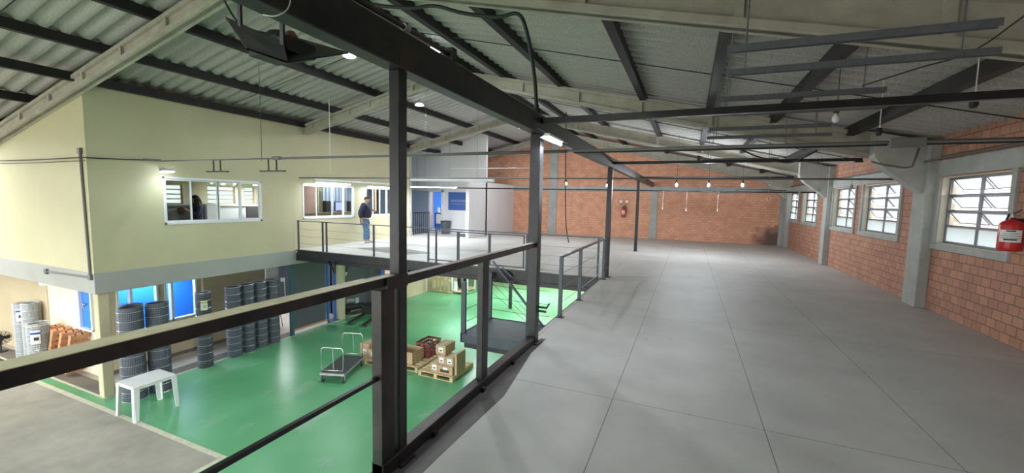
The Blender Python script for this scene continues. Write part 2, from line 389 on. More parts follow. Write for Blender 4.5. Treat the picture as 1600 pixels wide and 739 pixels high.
# grey surrounds and lintel band on the right wall
mb = MB().box(3.965, 4.005, YB, YF, ZT+0.02, 2.62)
for a, b in WIN:
    mb.box(3.965, 4.005, a-0.10, a, ZB-0.1, ZT+0.02); mb.box(3.965, 4.005, b, b+0.10, ZB-0.1, ZT+0.02)
    mb.box(3.965, 4.005, a, b, ZB-0.1, ZB)
struct('trim_3', mb, 'grey_concrete')
# the windows
for i, (a, b) in enumerate(WIN):
    W = thing('window_%d' % (i+1), '', 'x', (4.1, (a+b)/2, ZB)); del W['label']; del W['category']; W['kind'] = 'structure'
    rv = MB().box(4.0, 4.19, a, a+0.012, ZB, ZT).box(4.0, 4.19, b-0.012, b, ZB, ZT).box(4.0, 4.19, a, b, ZT-0.012, ZT).box(4.0, 4.19, a, b, ZB, ZB+0.012)
    struct('window_reveal', rv, 'reveal', W)
    f = MB(); x0, x1 = 4.09, 4.125; c = (a+b)/2; e = 0.014
    f.box(x0, x1, a+e, a+e+0.035, ZB+e, ZT-e).box(x0, x1, b-e-0.035, b-e, ZB+e, ZT-e).box(x0, x1, c-0.02, c+0.02, ZB+e, ZT-e)
    rows = [ZB+e, ZB+0.31, ZB+0.57, ZB+0.83, ZT-e]
    for z in (ZB+e+0.018, rows[1], rows[2], rows[3], ZT-e-0.018): f.box(x0-0.003, x1+0.003, a+e, b-e, z-0.018, z+0.018)
    struct('window_frame', f, 'window_steel', W)
    g = MB()
    for (y0, y1) in ((a+e+0.035, c-0.02), (c+0.02, b-e-0.035)):
        g.box(4.105, 4.109, y0, y1, rows[0]+0.036, rows[1]-0.018)
    struct('fixed_pane', g, 'frost', W)
    for (y0, y1) in ((a+e+0.04, c-0.025), (c+0.025, b-e-0.04)):
        for k in (1, 2, 3):
            zt = rows[k+1]-0.02; hgt = 0.235; an = R(38)
            # sash hinged at the top, bottom edge swung outwards
            dx, dz = math.sin(an)*hgt, -math.cos(an)*hgt
            A = Vector((4.115, 0, zt)); Bv = Vector((4.115+dx, 0, zt+dz))
            s = MB()
            for yy in (y0+0.01, y1-0.01): s.bar((A.x, yy, A.z), (Bv.x, yy, Bv.z), 0.02, 0.016, up=(0,1,0))
            s.bar((Bv.x, y0, Bv.z), (Bv.x, y1, Bv.z), 0.02, 0.016); s.bar((A.x, y0, A.z-0.008), (A.x, y1, A.z-0.008), 0.02, 0.016)
            so = struct('tilting_sash', s, 'window_steel', W)
            p = MB().bar((A.x, (y0+y1)/2, A.z), (Bv.x, (y0+y1)/2, Bv.z), y1-y0-0.04, 0.004, up=(1,0,0.3))
            struct('sash_pane', p, 'frost', so)

# far wall with gable, pilasters, lintel band
g = [(-20, -3.0), (4.2, -3.0), (4.2, rafz(4.2)+0.6), (-6.3, 5.6), (-16.7, rafz(-16.7)+0.6), (-20, 2.5)]
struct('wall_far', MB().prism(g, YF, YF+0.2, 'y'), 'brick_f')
mb = MB().box(-9.2, 4.0, YF-0.04, YF+0.01, 2.33, 2.58)
for x0, x1 in ((-7.06, -6.6), (-1.76, -1.43), (3.72, 4.0)): mb.box(x0, x1, YF-0.05, YF+0.01, 0, 4.9 if x0 < -5 else 2.6)
mb.prism([(3.72, 2.34), (3.72, 2.12), (3.66, 2.24), (3.5, 2.34)], YF-0.05, YF+0.01, 'y')
struct('trim_4', mb, 'grey_concrete')

# ---- left building: face X=-11.88 (Y 4.61..15.7) and face Y=4.61
XL = -11.88
WL = [(5.98, 8.52, 0.97, 2.16), (9.96, 12.28, 0.97, 2.18), (12.9, 14.58, 0.97, 2.18)]
lw = wall_open(MB(), 'x', XL-0.15, XL, 4.61, 15.7, -0.03, 4.15, WL)
lw.box(-20, XL-0.15, 4.61, 4.76, -0.03, 4.15)
struct('wall_left', lw, 'yellow')
struct('trim_5', MB().box(XL-0.2, XL+0.015, 4.6, 15.75, -0.5, -0.03).box(-20, XL-0.2, 4.6, 4.8, -0.5, -0.03), 'fascia', bevel=0.008)
struct('floor', MB().box(-20, XL-0.2, 4.8, 15.7, -0.4, -0.1), 'grey_concrete')
# inner rooms behind the windows
BX = -13.9
BW = [(6.55, 7.5, 1.45, 2.0), (8.18, 9.05, 1.45, 2.0), (9.35, 9.72, 1.45, 2.0)]
struct('wall_room', wall_open(MB(), 'x', BX-0.12, BX, 4.76, 15.7, -0.1, 4.3, BW), 'yellow')
struct('wall_partition', MB().box(BX, XL-0.15, 9.76, 9.84, -0.1, 3.9), 'cream')
for i, (a, b, z0, z1) in enumerate(BW):
    W = thing('window_%d' % (20+i), '', 'x', (BX, (a+b)/2, z0)); del W['label']; del W['category']; W['kind'] = 'structure'
    f = MB()
    for k in range(5): 
        z = z0+(z1-z0)*k/4; f.box(BX-0.07, BX-0.03, a, b, z-0.014, z+0.014)
    f.box(BX-0.07, BX-0.03, a, a+0.03, z0, z1).box(BX-0.07, BX-0.03, b-0.03, b, z0, z1)
    struct('window_frame', f, 'wood_door', W)
    struct('window_pane', MB().box(BX-0.052, BX-0.048, a, b, z0, z1), 'frost_cream', W)
# white aluminium sliding windows of the left wall
def sliding(n, a, b, z0, z1, cuts):
    W = thing('window_%d' % n, '', 'x', (XL, (a+b)/2, z0)); del W['label']; del W['category']; W['kind'] = 'structure'
    f = MB(); x0, x1 = XL-0.10, XL+0.012
    f.box(x0, x1, a, a+0.05, z0, z1).box(x0, x1, b-0.05, b, z0, z1).box(x0, x1, a, b, z0, z0+0.06).box(x0, x1, a, b, z1-0.05, z1)
    struct('window_frame', f, 'alu', W, bevel=0.004)
    cs = [a+0.05]+[a+(b-a)*c for c in cuts]+[b-0.05]
    for i in range(len(cs)-1):
        u, v = cs[i], cs[i+1]; xx = XL-0.03 if i in (0, len(cs)-2) else XL-0.06
        s = MB(); t = 0.028
        s.box(xx-0.014, xx+0.014, u-0.01, u+t, z0+0.06, z1-0.05).box(xx-0.014, xx+0.014, v-t, v+0.01, z0+0.06, z1-0.05)
        s.box(xx-0.014, xx+0.014, u+t, v-t, z0+0.06, z0+0.1).box(xx-0.014, xx+0.014, u+t, v-t, z1-0.09, z1-0.05)
        so = struct('sliding_sash', s, 'alu', W)
        struct('sash_pane', MB().box(xx-0.003, xx+0.003, u+t, v-t, z0+0.1, z1-0.09), 'glass', so)
sliding(10, *WL[0], (0.25, 0.52, 0.755))
sliding(11, *WL[1], (0.25, 0.56, 0.78))
sliding(12, *WL[2], (0.27, 0.52, 0.76))
# alcove beyond the left wall
struct('wall_alcove', wall_open(MB(), 'y', 18.1, 18.25, -13.7, -9.15, -0.1, 5.0, [(-12.35, -11.66, 0, 2.1)]), 'white_wall')
struct('wall_alcove_side', MB().box(-9.27, -9.15, 16.42, 21.6, 0, 2.6), 'white_wall')
struct('wall_alcove_left', MB().box(-13.8, -13.6, 15.7, 18.1, -0.1, 4.2).box(-13.6, -12.36, 18.06, 18.1, 0, 2.15), 'bluegrey_wall')
struct('wall_blue_room', MB().box(-13.6, -9.3, 20.2, 20.3, 0, 2.5), 'blue_wall')
struct('door_1', MB().box(-12.43, -12.35, 18.03, 18.1, 0, 2.18).box(-11.66, -11.55, 18.03, 18.1, 0, 2.18).box(-12.43, -11.55, 18.03, 18.1, 2.1, 2.18), 'alu')
struct('trim_6', MB().box(-12.15, -11.86, 15.7, 15.86, 0, 4.2), 'grey_concrete')
struct('trim_7', MB().box(-11.5, -9.27, 18.05, 18.1, 0, 0.08).box(-9.28, -9.2, 16.38, 16.42, 0, 2.6), 'white_wall')
# ---- ground floor under the left building
GX = -13.3
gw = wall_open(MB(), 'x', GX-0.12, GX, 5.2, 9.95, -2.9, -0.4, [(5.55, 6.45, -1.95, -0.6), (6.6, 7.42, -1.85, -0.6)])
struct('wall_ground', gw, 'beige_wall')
struct('wall_ground_front', MB().box(-14.1, GX-0.12, 5.2, 5.3, -2.9, -1.7).box(-13.5, GX-0.12, 5.2, 5.3, -1.7, -0.4).box(-15.9, -14.1, 5.2, 5.3, -2.9, -0.4), 'cream')
struct('wall_ground_front', MB().box(-20, -15.9, 5.18, 5.3, -2.9, -0.4), 'beige_wall')  # same wall plane; darker beige paints in its shaded part
struct('trim_8', MB().box(GX, GX+0.02, 5.2, 9.95, -2.9, -2.8), 'drain')
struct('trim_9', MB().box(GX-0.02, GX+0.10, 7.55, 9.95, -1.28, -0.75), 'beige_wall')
struct('wall_ground_blue', MB().box(-14.6, -14.5, 5.3, 9.8, -2.9, -0.4), 'blue_wall')
def gwin(n, a, b, z0, z1, cuts):
    W = thing('window_%d' % n, '', 'x', (GX, (a+b)/2, z0)); del W['label']; del W['category']; W['kind'] = 'structure'
    f = MB(); x0, x1 = GX-0.1, GX+0.03
    f.box(x0, x1, a, a+0.045, z0, z1).box(x0, x1, b-0.045, b, z0, z1).box(x0, x1, a, b, z0, z0+0.05).box(x0, x1, a, b, z1-0.04, z1)
    for c in cuts: f.box(x0, x1, c-0.03, c+0.03, z0, z1)
    struct('window_frame', f, 'alu', W)
    struct('window_pane', MB().box(GX-0.04, GX-0.036, a+0.045, b-0.045, z0+0.05, z1-0.04), 'glass', W)
gwin(13, 5.55, 6.45, -1.95, -0.6, (5.85,))
gwin(14, 6.6, 7.42, -1.85, -0.6, (6.78,))
# blue door in the front-facing ground wall
D = thing('door_2', '', 'x', (-13.8, 5.2, -1.7)); del D['label']; del D['category']; D['kind'] = 'structure'
struct('door_frame', MB().box(-14.35, -14.1, 5.14, 5.2, -1.72, -0.5).box(-13.56, -13.5, 5.14, 5.2, -1.72, -0.5).box(-14.35, -13.5, 5.12, 5.2, -1.75, -1.70), 'alu', D)
dl = struct('door_leaf', MB().box(-14.1, -13.56, 5.2, 5.24, -1.7, -0.45), 'blue_wall', D)
struct('door_handle', MB().bar((-13.98, 5.17, -1.12), (-13.84, 5.17, -1.07), 0.02, 0.03).bar((-13.98, 5.2, -1.2), (-13.98, 5.18, -1.05), 0.03, 0.05), 'galv', dl)
# room past the opening, dark doors and walls below the bridge
mb = MB().box(-15.6, -15.5, 9.95, 15.6, -2.9, -0.52).box(-15.5, -12.9, 12.0, 12.1, -2.9, -0.52)
struct('wall_store', mb, 'dark_panel')
mb = MB().box(-12.75, -12.6, 11.95, 14.85, -2.9, -0.25)
struct('wall_machine_bay', mb, 'dark_panel')
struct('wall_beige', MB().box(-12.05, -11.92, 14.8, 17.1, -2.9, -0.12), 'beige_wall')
struct('trim_10', MB().box(-12.06, -11.9, 17.1, 17.2, -2.9, -0.12), 'alu')
struct('wall_lower_far', MB().box(-12, 4.1, 22.4, 22.5, -2.9, -0.12), 'cream')
struct('wall_lower_far_side', MB().box(-12.05, -11.95, 17.2, 22.4, -2.9, -0.12), 'cream')
struct('wall_lower_right', MB().box(3.9, 4.0, YB, 22.4, -2.9, -0.12), 'cream')
struct('wall_left_outer', MB().box(-20.2, -20, YB, 22.4, -3, 3.2), 'cream')
# back of the hall: parapet and header with the open side between
mb = MB().box(-20, 4.2, YB-0.2, YB, -3.0, -2.85).prism([(-20, 2.0), (4.2, 2.0), (4.2, rafz(4.2)+0.6), (-6.3, 5.6), (-16.7, rafz(-16.7)+0.6), (-20, 2.5)], YB-0.2, YB, 'y')
mb.box(-1.8, 4.2, YB-0.2, YB, -0.12, 2.0)
struct('wall_back', mb, 'cream')

# ---- roof sheets: corrugated, two slopes
def roof():
    pitch_, amp, per = 0.285, 0.048, 10
    xs = [-16.9, -11.6, -6.3, -1.1, 4.3]
    y0, y1 = YB-0.6, YF+0.3; n = int((y1-y0)/pitch_*per)
    mb = MB(); cols = len(xs)
    for i in range(n+1):
        y = y0+(y1-y0)*i/n; sv = math.sin(2*PI*y/pitch_); dz = amp*max(-0.75, min(0.75, 1.25*sv))
        for x in xs: mb.v.append(Vector((x, y, rafz(x)+0.54+dz)))
    for i in range(n):
        for j in range(cols-1):
            a = i*cols+j; mb.f.append((a, a+1, a+cols+1, a+cols))
    return mb
struct('ceiling', roof(), 'roof', smooth=True)
# outside: boundary wall with orange coping seen through the windows
struct('boundary_wall', MB().box(7.6, 7.8, -12, 45, -3, 1.42), 'outside')
mb = MB()
y = -11.0
while y < 44:
    mb.box(7.58, 7.82, y, y+0.42, 1.42, 1.55).box(7.58, 7.82, y, y+0.42, 1.66, 1.78); y += 0.55
mb.box(7.6, 7.8, -11, 44, 1.55, 1.58)
struct('boundary_coping', mb, 'tileroof')

# ================================================================ HALL FRAME (things)
# precast concrete rafters
def rafter(y, label, xr=4.0):
    xl = -16.4 if y < 5 else -11.86
    t = thing('concrete_rafter', label, 'roof rafter', (-6.3, y, 5.0), 'precast concrete rafters under the roof')
    for (xa, xb, nm, da, db) in ((-6.3, xr, 'rafter_arm', 0.32, 0.46), (-6.3, xl, 'rafter_arm', 0.31, 0.31)):
        mb = MB(); za, zb = rafz(xa), rafz(xb); F8 = [(0,1,2,3), (7,6,5,4), (0,4,5,1), (3,2,6,7), (1,5,6,2), (0,3,7,4)]
        def strip(hw, a0, a1, b0, b1):   # a0,a1 = offsets at xa; b0,b1 = offsets at xb
            mb.add([(xa, y-hw, za+a0), (xb, y-hw, zb+b0), (xb, y-hw, zb+b1), (xa, y-hw, za+a1), (xa, y+hw, za+a0), (xb, y+hw, zb+b0), (xb, y+hw, zb+b1), (xa, y+hw, za+a1)], F8)
        strip(0.04, 0, da, 0, db); strip(0.10, 0, 0.07, 0, 0.07); strip(0.10, da-0.07, da, db-0.07, db)
        n = 6
        for k in range(n+1):
            f = (k+0.5)/(n+1); x = xa+(xb-xa)*f; z = rafz(x); dd = da+(db-da)*f-0.05
            mb.add([(x-0.04, y-0.09, z+0.05), (x+0.04, y-0.09, z+0.05), (x+0.04, y-0.09, z+dd), (x-0.04, y-0.09, z+dd), (x-0.04, y+0.09, z+0.05), (x+0.04, y+0.09, z+0.05), (x+0.04, y+0.09, z+dd), (x-0.04, y+0.09, z+dd)], F8)
        mb.build(nm, 'concrete', t)
    return t
rafter(-1.1, 'pale concrete rafter overhead behind the viewpoint, nearest to the open side')
rafter(4.5, 'pale concrete roof rafter crossing the top edge, nearest to the camera in view')
rafter(10.1, 'pale concrete roof rafter second from the camera, over the front bridge railing')
rafter(15.65, 'pale concrete roof rafter third from the camera, over the third brick bay')
rafter(20.9, 'pale concrete roof rafter farthest away, close to the brick end wall')
# pillars with haunches on the right wall
def pillar(y0, y1, label):
    t = thing('concrete_pillar', label, 'pillar', (3.92, (y0+y1)/2, 0), 'grey concrete pillars along the window wall')
    MB().box(3.84, 4.0, y0, y1, 0, 3.0).build('shaft', 'grey_concrete', t, bevel=0.01)
    yc = (y0+y1)/2
    MB().prism([(3.84, 2.05), (3.84, rafz(3.84)+0.42), (3.1, rafz(3.1)+0.42), (3.1, rafz(3.1)-0.03), (3.25, 2.52)], yc-0.14, yc+0.14, 'y').build('haunch', 'grey_concrete', t)
pillar(4.1, 4.55, 'grey concrete pillar between windows beside the viewpoint, nearest of the row')
pillar(9.62, 10.1, 'grey concrete pillar beyond the nearest window, with a wide haunch on top')
pillar(15.34, 15.7, 'grey concrete pillar in the middle of the window wall, standing between window pairs')
pillar(20.95, 21.55, 'grey concrete corner pillar where window wall meets brick end wall')
# purlins
PUR = [(-15.6, 'lowest on the far left roof edge'), (-13.75, 'second from the left roof edge'), (-11.81, 'running along the top of the yellow wall'),
       (-10.55, 'next above the yellow wall top'), (-8.85, 'behind the hanging black tray on the left slope'), (-7.1, 'just left of the roof ridge'), (-5.6, 'just right of the roof ridge'),
       (-4.6, 'above the long black girder, first on the right slope'), (-3.05, 'above the black girder post, second on the right slope'), (-1.1, 'reddish brown one over the mezzanine edge'),
       (0.29, 'over the middle of the grey floor'), (1.5, 'over the hanging grey channels'), (2.8, 'closest to the window wall')]
WALLP = 4.02
for x, s in PUR:
    z = rafz(x)+0.355 if x != -11.81 else WALLP
    o = MB().box(x-0.065, x+0.065, YB, YF, z-0.01, z+0.165).build('roof_purlin', 'purlin')
    tag(o, 'dark steel roof purlin, '+s, 'purlin', 'dark purlins carrying the roof sheets')
# main steel girder with posts
t = thing('steel_girder', 'long black steel girder running overhead along the mezzanine edge', 'beam', (-1.72, 4, 2.565))
MB().box(-1.78, -1.66, YB, 21.55, 2.565, 2.79).build('web', 'steel', t, bevel=0.006)
MB().box(-1.662, -1.6585, 2.10, 2.26, 2.566, 2.66).build('rust_patch', mat('scorched_weld', (0.09, 0.06, 0.045), 0.7, 0, 0.5, 18, c2=(0.03, 0.026, 0.026)), t)
def post(y, hx, hy, label):
    t = thing('steel_post', label, 'post', (-1.725, y, 0), 'black steel posts carrying the girder')
    MB().box(-1.725-hx, -1.725+hx, y-hy, y+hy, 0.0, 2.565).build('shaft', 'steel', t, bevel=0.004)
    p = MB().box(-1.725-hx-0.03, -1.725+hx+0.05, y-hy-0.03, y+hy+0.03, 0, 0.012).build('base_plate', 'steel_rust', t)
    return t
post(2.165, 0.04, 0.04, 'black steel post under the girder, nearest, passing behind the handrail joint')
post(4.76, 0.065, 0.06, 'thick black steel post at the far end of the near handrail')
post(9.82, 0.055, 0.055, 'black steel post where the bridge railing meets the mezzanine')
post(15.65, 0.05, 0.05, 'thin black steel post farthest away, before the brick end wall')
# transverse ties
for y, z0, z1, xr, s in ((4.76, 2.685, 2.755, 4.0, 'nearest, from the thick post to the window wall'), (9.82, 2.65, 2.71, 2.95, 'middle one, ending at the first concrete haunch'), (15.65, 2.66, 2.715, 3.0, 'farthest, from the thin far post')):
    t = thing('tie_beam', 'dark steel tie beam crossing overhead, '+s, 'beam', (-1.66, y, z0), 'dark tie beams across the mezzanine')
    MB().box(-1.66, xr, y-0.035, y+0.035, z0, z1).build('beam_body', 'steel', t, bevel=0.003)
    MB().box(xr-0.12, xr-0.001 if xr > 3.9 else xr+0.01, y-0.05, y+0.05, z0-0.02, z0-0.002).build('end_plate', 'steel_rust', t)

# near handrail along the edge
t = thing('guard_rail', 'heavy black steel handrail crossing the left foreground at the mezzanine edge', 'railing', (-1.72, 1.0, 0))
MB().box(-1.785, -1.69, YB, 2.12, 1.228, 1.281).build('top_rail', 'steel_rust', t, bevel=0.002)
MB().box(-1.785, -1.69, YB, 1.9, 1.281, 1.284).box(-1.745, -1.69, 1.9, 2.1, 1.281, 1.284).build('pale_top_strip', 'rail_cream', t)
MB().box(-1.75, -1.69, 2.21, 4.70, 1.205, 1.262).build('top_rail', 'steel_rust', t, bevel=0.002)
MB().box(-1.75, -1.69, 2.21, 4.70, 1.262, 1.265).build('grey_top_strip', 'rail_grey', t)
MB().box(-1.69, -1.675, 2.0, 2.2, 1.2, 1.284).build('splice_plate', 'steel_rust', t)
MB().box(-1.76, -1.68, 1.95, 2.075, -0.05, 1.21).build('rail_post', 'steel_rust', t, bevel=0.003)
MB().box(-1.75, -1.69, 3.32, 3.44, 0.08, 1.205).build('rail_post', 'steel', t, bevel=0.003)
MB().box(-1.735, -1.71, YB, 1.95, 0.64, 0.665).build('lower_rod', 'steel', t)
tb = MB().box(-1.77, -1.67, 1.95, 4.70, 0.0, 0.095).build('toe_beam', 'steel_rust', t, bevel=0.006)
for y in (2.5, 3.3, 4.0):
    MB().box(-1.67, -1.645, y-0.02, y+0.02, 0.0, 0.04).build('bolt_lug', 'steel_rust', tb)
# dark paint margin on the floor along the toe beam
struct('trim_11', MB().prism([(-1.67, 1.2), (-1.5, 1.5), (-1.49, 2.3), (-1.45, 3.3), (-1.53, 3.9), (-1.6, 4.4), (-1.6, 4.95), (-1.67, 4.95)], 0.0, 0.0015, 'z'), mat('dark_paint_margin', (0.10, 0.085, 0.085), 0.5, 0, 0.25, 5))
# mezzanine edge steel under the floor
struct('trim_12', MB().box(-1.80, -1.70, YB, 9.6, -0.32, -0.12).box(-1.80, -1.782, YB, 9.6, -0.12, -0.001), 'steel_rust')
# cable railing further along the edge
def cables(mb, pts_z, a, b, r=0.005):
    for z in pts_z:
        A = Vector((a[0], a[1], z)); B = Vector((b[0], b[1], z)); N = 8
        mb.tube([A.lerp(B, i/N)-Vector((0, 0, 0.02*math.sin(PI*i/N))) for i in range(N+1)], r, 5)
t = thing('edge_railing', 'dark blue-grey railing with thin cables beside the opening at the mezzanine edge', 'railing', (-1.73, 7.6, 0))
MB().box(-1.755, -1.705, 5.98, 9.56, 0.92, 0.95).build('top_rail', 'steel_blue', t, bevel=0.003)
for y in (6.0, 7.21, 9.46):
    p = MB().box(-1.757, -1.703, y-0.025, y+0.025, 0.0, 0.92).build('rail_post', 'steel_blue', t)
    MB().box(-1.79, -1.67, y-0.05, y+0.05, 0, 0.01).build('base_plate', 'steel_rust', p)
for z in (0.22, 0.45, 0.68):
    mb = MB(); cables(mb, (z,), (-1.73, 6.0), (-1.73, 9.46)); mb.build('cable', 'wire', t)
for z in (0.25, 0.5):
    MB().obox((-1.70, 9.5, z), (1, 0, 0.6), (0, 1, 0), (-0.6, 0, 1), 0.05, 0.012, 0.015).build('cable_tensioner', 'steel', t)
# bridge railing
t = thing('bridge_railing', 'thin dark railing with cables along the front edge of the bridge floor', 'railing', (-6.8, 9.66, 0))
MB().box(-11.78, -1.80, 9.64, 9.68, 0.925, 0.95).build('top_rail', 'steel_blue', t)
for x in (-11.74, -10.66, -10.5, -8.60, -6.66, -6.40, -3.70, -1.90):
    MB().box(x-0.022, x+0.022, 9.64, 9.68, -0.02, 0.925).build('rail_post', 'steel_blue', t)
for z in (0.22, 0.45, 0.68):
    for a, b in ((-11.74, -10.66), (-10.5, -8.60), (-8.60, -6.66), (-3.70, -1.90)):
        mb = MB(); cables(mb, (z,), (a, 9.66), (b, 9.66), 0.004); mb.build('cable', 'wire', t)
t = thing('railing_gate', 'low framed gate panels in the bridge railing above the landing', 'gate', (-5.0, 9.60, 0))
for a, b in ((-6.62, -5.68), (-5.64, -4.74), (-4.70, -3.76)):
    g = MB()
    for x in (a, b): g.box(x-0.015, x+0.015, 9.585, 9.615, 0.06, 0.90)
    g.box(a, b, 9.585, 9.615, 0.06, 0.09).box(a, b, 9.585, 9.615, 0.875, 0.9)
    g.build('gate_frame', 'steel_blue', t)
# bridge edge beam with brackets
t = thing('bridge_beam', 'black steel channel beam under the front edge of the bridge floor', 'beam', (-6.8, 9.62, -0.3))
MB().box(-11.72, -1.81, 9.58, 9.66, -0.27, -0.002).box(-11.72, -1.81, 9.54, 9.58, -0.27, -0.25).box(-11.72, -1.81, 9.54, 9.58, -0.022, -0.002).build('channel', 'steel', t)
for x in (-10.4, -7.6):
    MB().bar((x, 9.61, -0.27), (x+0.28, 9.61, -0.62), 0.05, 0.04).bar((x+0.28, 9.61, -0.27), (x+0.28, 9.61, -0.66), 0.05, 0.04).build('knee_brace', 'steel', t)
struct('trim_13', MB().box(-11.88, -1.8, 9.66, 9.76, -0.38, -0.12).box(-11.8, -1.8, 12.6, 12.72, -0.34, -0.12).box(-11.8, -1.8, 15.9, 16.02, -0.34, -0.12), 'steel')
o = MB().box(-6.92, -6.80, 16.02, 16.14, -2.9, -0.12).build('support_column', 'steel', bevel=0.004)
tag(o, 'black square column below the bridge floor behind the landing', 'column')
# worn patch on bridge floor
struct('trim_14', MB().prism([(-10.6, 10.9), (-8.1, 10.3), (-7.6, 11.2), (-9.6, 11.9)], 0.0, 0.0015, 'z'), mat('worn_floor_patch', (0.20, 0.19, 0.175), 0.6, 0, 0.2, 4))
# ================================================================ STAIR LANDING
t = thing('stair_landing', 'dark blue-grey steel stair landing hanging below the mezzanine edge', 'stair landing', (-3.3, 8.8, -1.3))
MB().box(-4.62, -1.9, 8.08, 9.5, -1.315, -1.3).build('deck', mat('dark_grey_deck', (0.10, 0.10, 0.115), 0.55, 0, 0.12, 3), t)
MB().box(-4.64, -1.9, 8.04, 8.08, -1.5, -1.29).box(-4.66, -4.62, 8.04, 9.5, -1.5, -1.29).box(-4.62, -1.9, 9.5, 9.54, -1.5, -1.29).build('edge_channel', 'steel_blue', t)
MB().box(-4.6, -1.9, 8.12, 8.2, -1.64, -1.5).box(-4.55, -4.49, 8.2, 9.4, -1.62, -1.5).build('lower_beam', 'steel', t)
MB().box(-1.9, -1.81, 8.04, 9.52, -1.62, -0.33).build('hanger_plate', 'steel', t)
for x, y in ((-4.61, 8.1), (-4.61, 8.95), (-4.61, 9.45)):
    p = MB().box(x-0.055, x+0.055, y-0.03, y+0.03, -1.3, -0.1).build('rail_post', 'steel_blue', t)
    MB().box(x-0.06, x+0.06, y-0.05, y+0.05, -1.3, -1.288).build('base_plate', 'steel_blue', p)
for z in (-1.05, -0.75, -0.42):
    mb = MB(); cables(mb, (z,), (-4.61, 8.1), (-4.61, 9.45), 0.006); cables(mb, (z,), (-4.61, 9.47), (-3.0, 9.47), 0.006)
    mb.build('cable', 'steel_blue', t)
t = thing('stair_handrail', 'dark green-black diagonal stair handrail descending from the bridge gate to the landing', 'handrail', (-3.2, 9.47, -1.28))
MB().bar((-4.55, 9.46, 0.2), (-3.17, 9.46, -1.28), 0.05, 0.045, up=(0, 1, 0)).build('rail', 'steel_blue', t)
MB().bar((-4.3, 9.5, 0.05), (-4.03, 9.5, -0.17), 0.04, 0.035, up=(0, 1, 0)).build('upper_bracket', 'steel_blue', t)
for k in range(3):
    dz = -0.22*(k+1)
    MB().tube([(-4.55, 9.46, 0.1+dz*1.1), (-3.4-0.1*k, 9.46, -1.12+dz*0.2)], 0.005, 6).build('cable', 'steel_blue', t)
t = thing('hook_bracket', 'small black hook bracket on the thick post above the green floor', 'bracket', (-1.66, 4.8, -0.2))
MB().bar((-1.66, 4.80, 0.45), (-1.55, 4.80, 0.45), 0.02, 0.025).bar((-1.66, 4.80, 0.40), (-1.56, 4.80, 0.40), 0.02, 0.025).bar((-1.56, 4.80, 0.44), (-1.52, 4.80, 0.51), 0.02, 0.02).build('hook', 'steel', t)

# ================================================================ ELECTRICS UNDER THE ROOF
def wirecurve(name, pts, r, m, label, cat, group=None, n=6, parent=None, sm=6):
    P = [Vector(p) for p in pts]; out = []
    for i in range(len(P)-1):
        p0, p1, p2, p3 = P[max(i-1, 0)], P[i], P[i+1], P[min(i+2, len(P)-1)]
        for k in range(sm):
            u = k/sm; out.append(0.5*((2*p1)+(-p0+p2)*u+(2*p0-5*p1+4*p2-p3)*u*u+(-p0+3*p1-3*p2+p3)*u**3))
    out.append(P[-1])
    o = MB().tube(out, r, n).build(name, m, parent, smooth=True)
    if parent is None: tag(o, label, cat, group)
    return o
# long conduit crossing at Y = 6
t = thing('conduit_run', 'long dark conduit line crossing the whole hall from the yellow wall to the window wall', 'conduit', (-4, 6.0, 2.52))
MB().tube([(XL, 6.0, 2.53), (-7.9, 6.0, 2.52)], 0.014, 8).tube([(-7.9, 6.0, 2.52), (-1.7, 6.0, 2.51)], 0.024, 8).tube([(-1.7, 6.0, 2.515), (4.0, 6.0, 2.515)], 0.02, 8).build('pipe', 'pvc', t, smooth=True)
MB().tube([(-1.6, 6.02, 2.49), (0.2, 6.03, 2.485), (2, 6.02, 2.49), (4.0, 6.02, 2.49)], 0.011, 6).build('strapped_cable', 'cablemat', t)
MB().box(2.02, 2.34, 5.95, 6.05, 2.45, 2.56).build('junction_box', 'pvc', t, bevel=0.01)
MB().box(-7.98, -7.75, 5.96, 6.04, 2.49, 2.56).build('coupling', 'pvc', t, bevel=0.008)
MB().bar((-11.85, 5.6, 2.53), (-11.72, 5.9, 2.53), 0.05, 0.05).build('wall_bracket', 'pvc', t)
wirecurve('wall_wire', [(-16, 4.57, 2.47), (-14, 4.57, 2.46), (-12.0, 4.56, 2.47), (-11.85, 4.62, 2.47), (-11.84, 5.1, 2.49), (-11.84, 5.6, 2.52)], 0.012, 'cablemat', 'thin dark wire strung along the corner of the yellow walls', 'wire')
wirecurve('wall_wire', [(-16, 4.56, 2.40), (-14, 4.56, 2.39), (-12.4, 4.56, 2.40), (-11.8, 4.56, 2.40)], 0.008, 'cablemat', 'lower thin wire below the dark wire on the side yellow wall', 'wire')
# small U-frames hanging from the conduit
for x0, s in ((-9.8, 'left of the two, before the first office window'), (-8.0, 'right of the two, beside the conduit coupling')):
    t = thing('channel_bracket', 'small dark metal U-frame under the conduit, '+s, 'bracket', (x0, 6, 2.25), 'small frames under the conduit')
    for x in (x0-0.12, x0+0.12): MB().box(x-0.012, x+0.012, 5.99, 6.01, 2.27, 2.51).build('hanger', 'steel', t)
    MB().box(x0-0.36, x0+0.36, 5.97, 6.03, 2.25, 2.275).build('bar', 'steel', t)
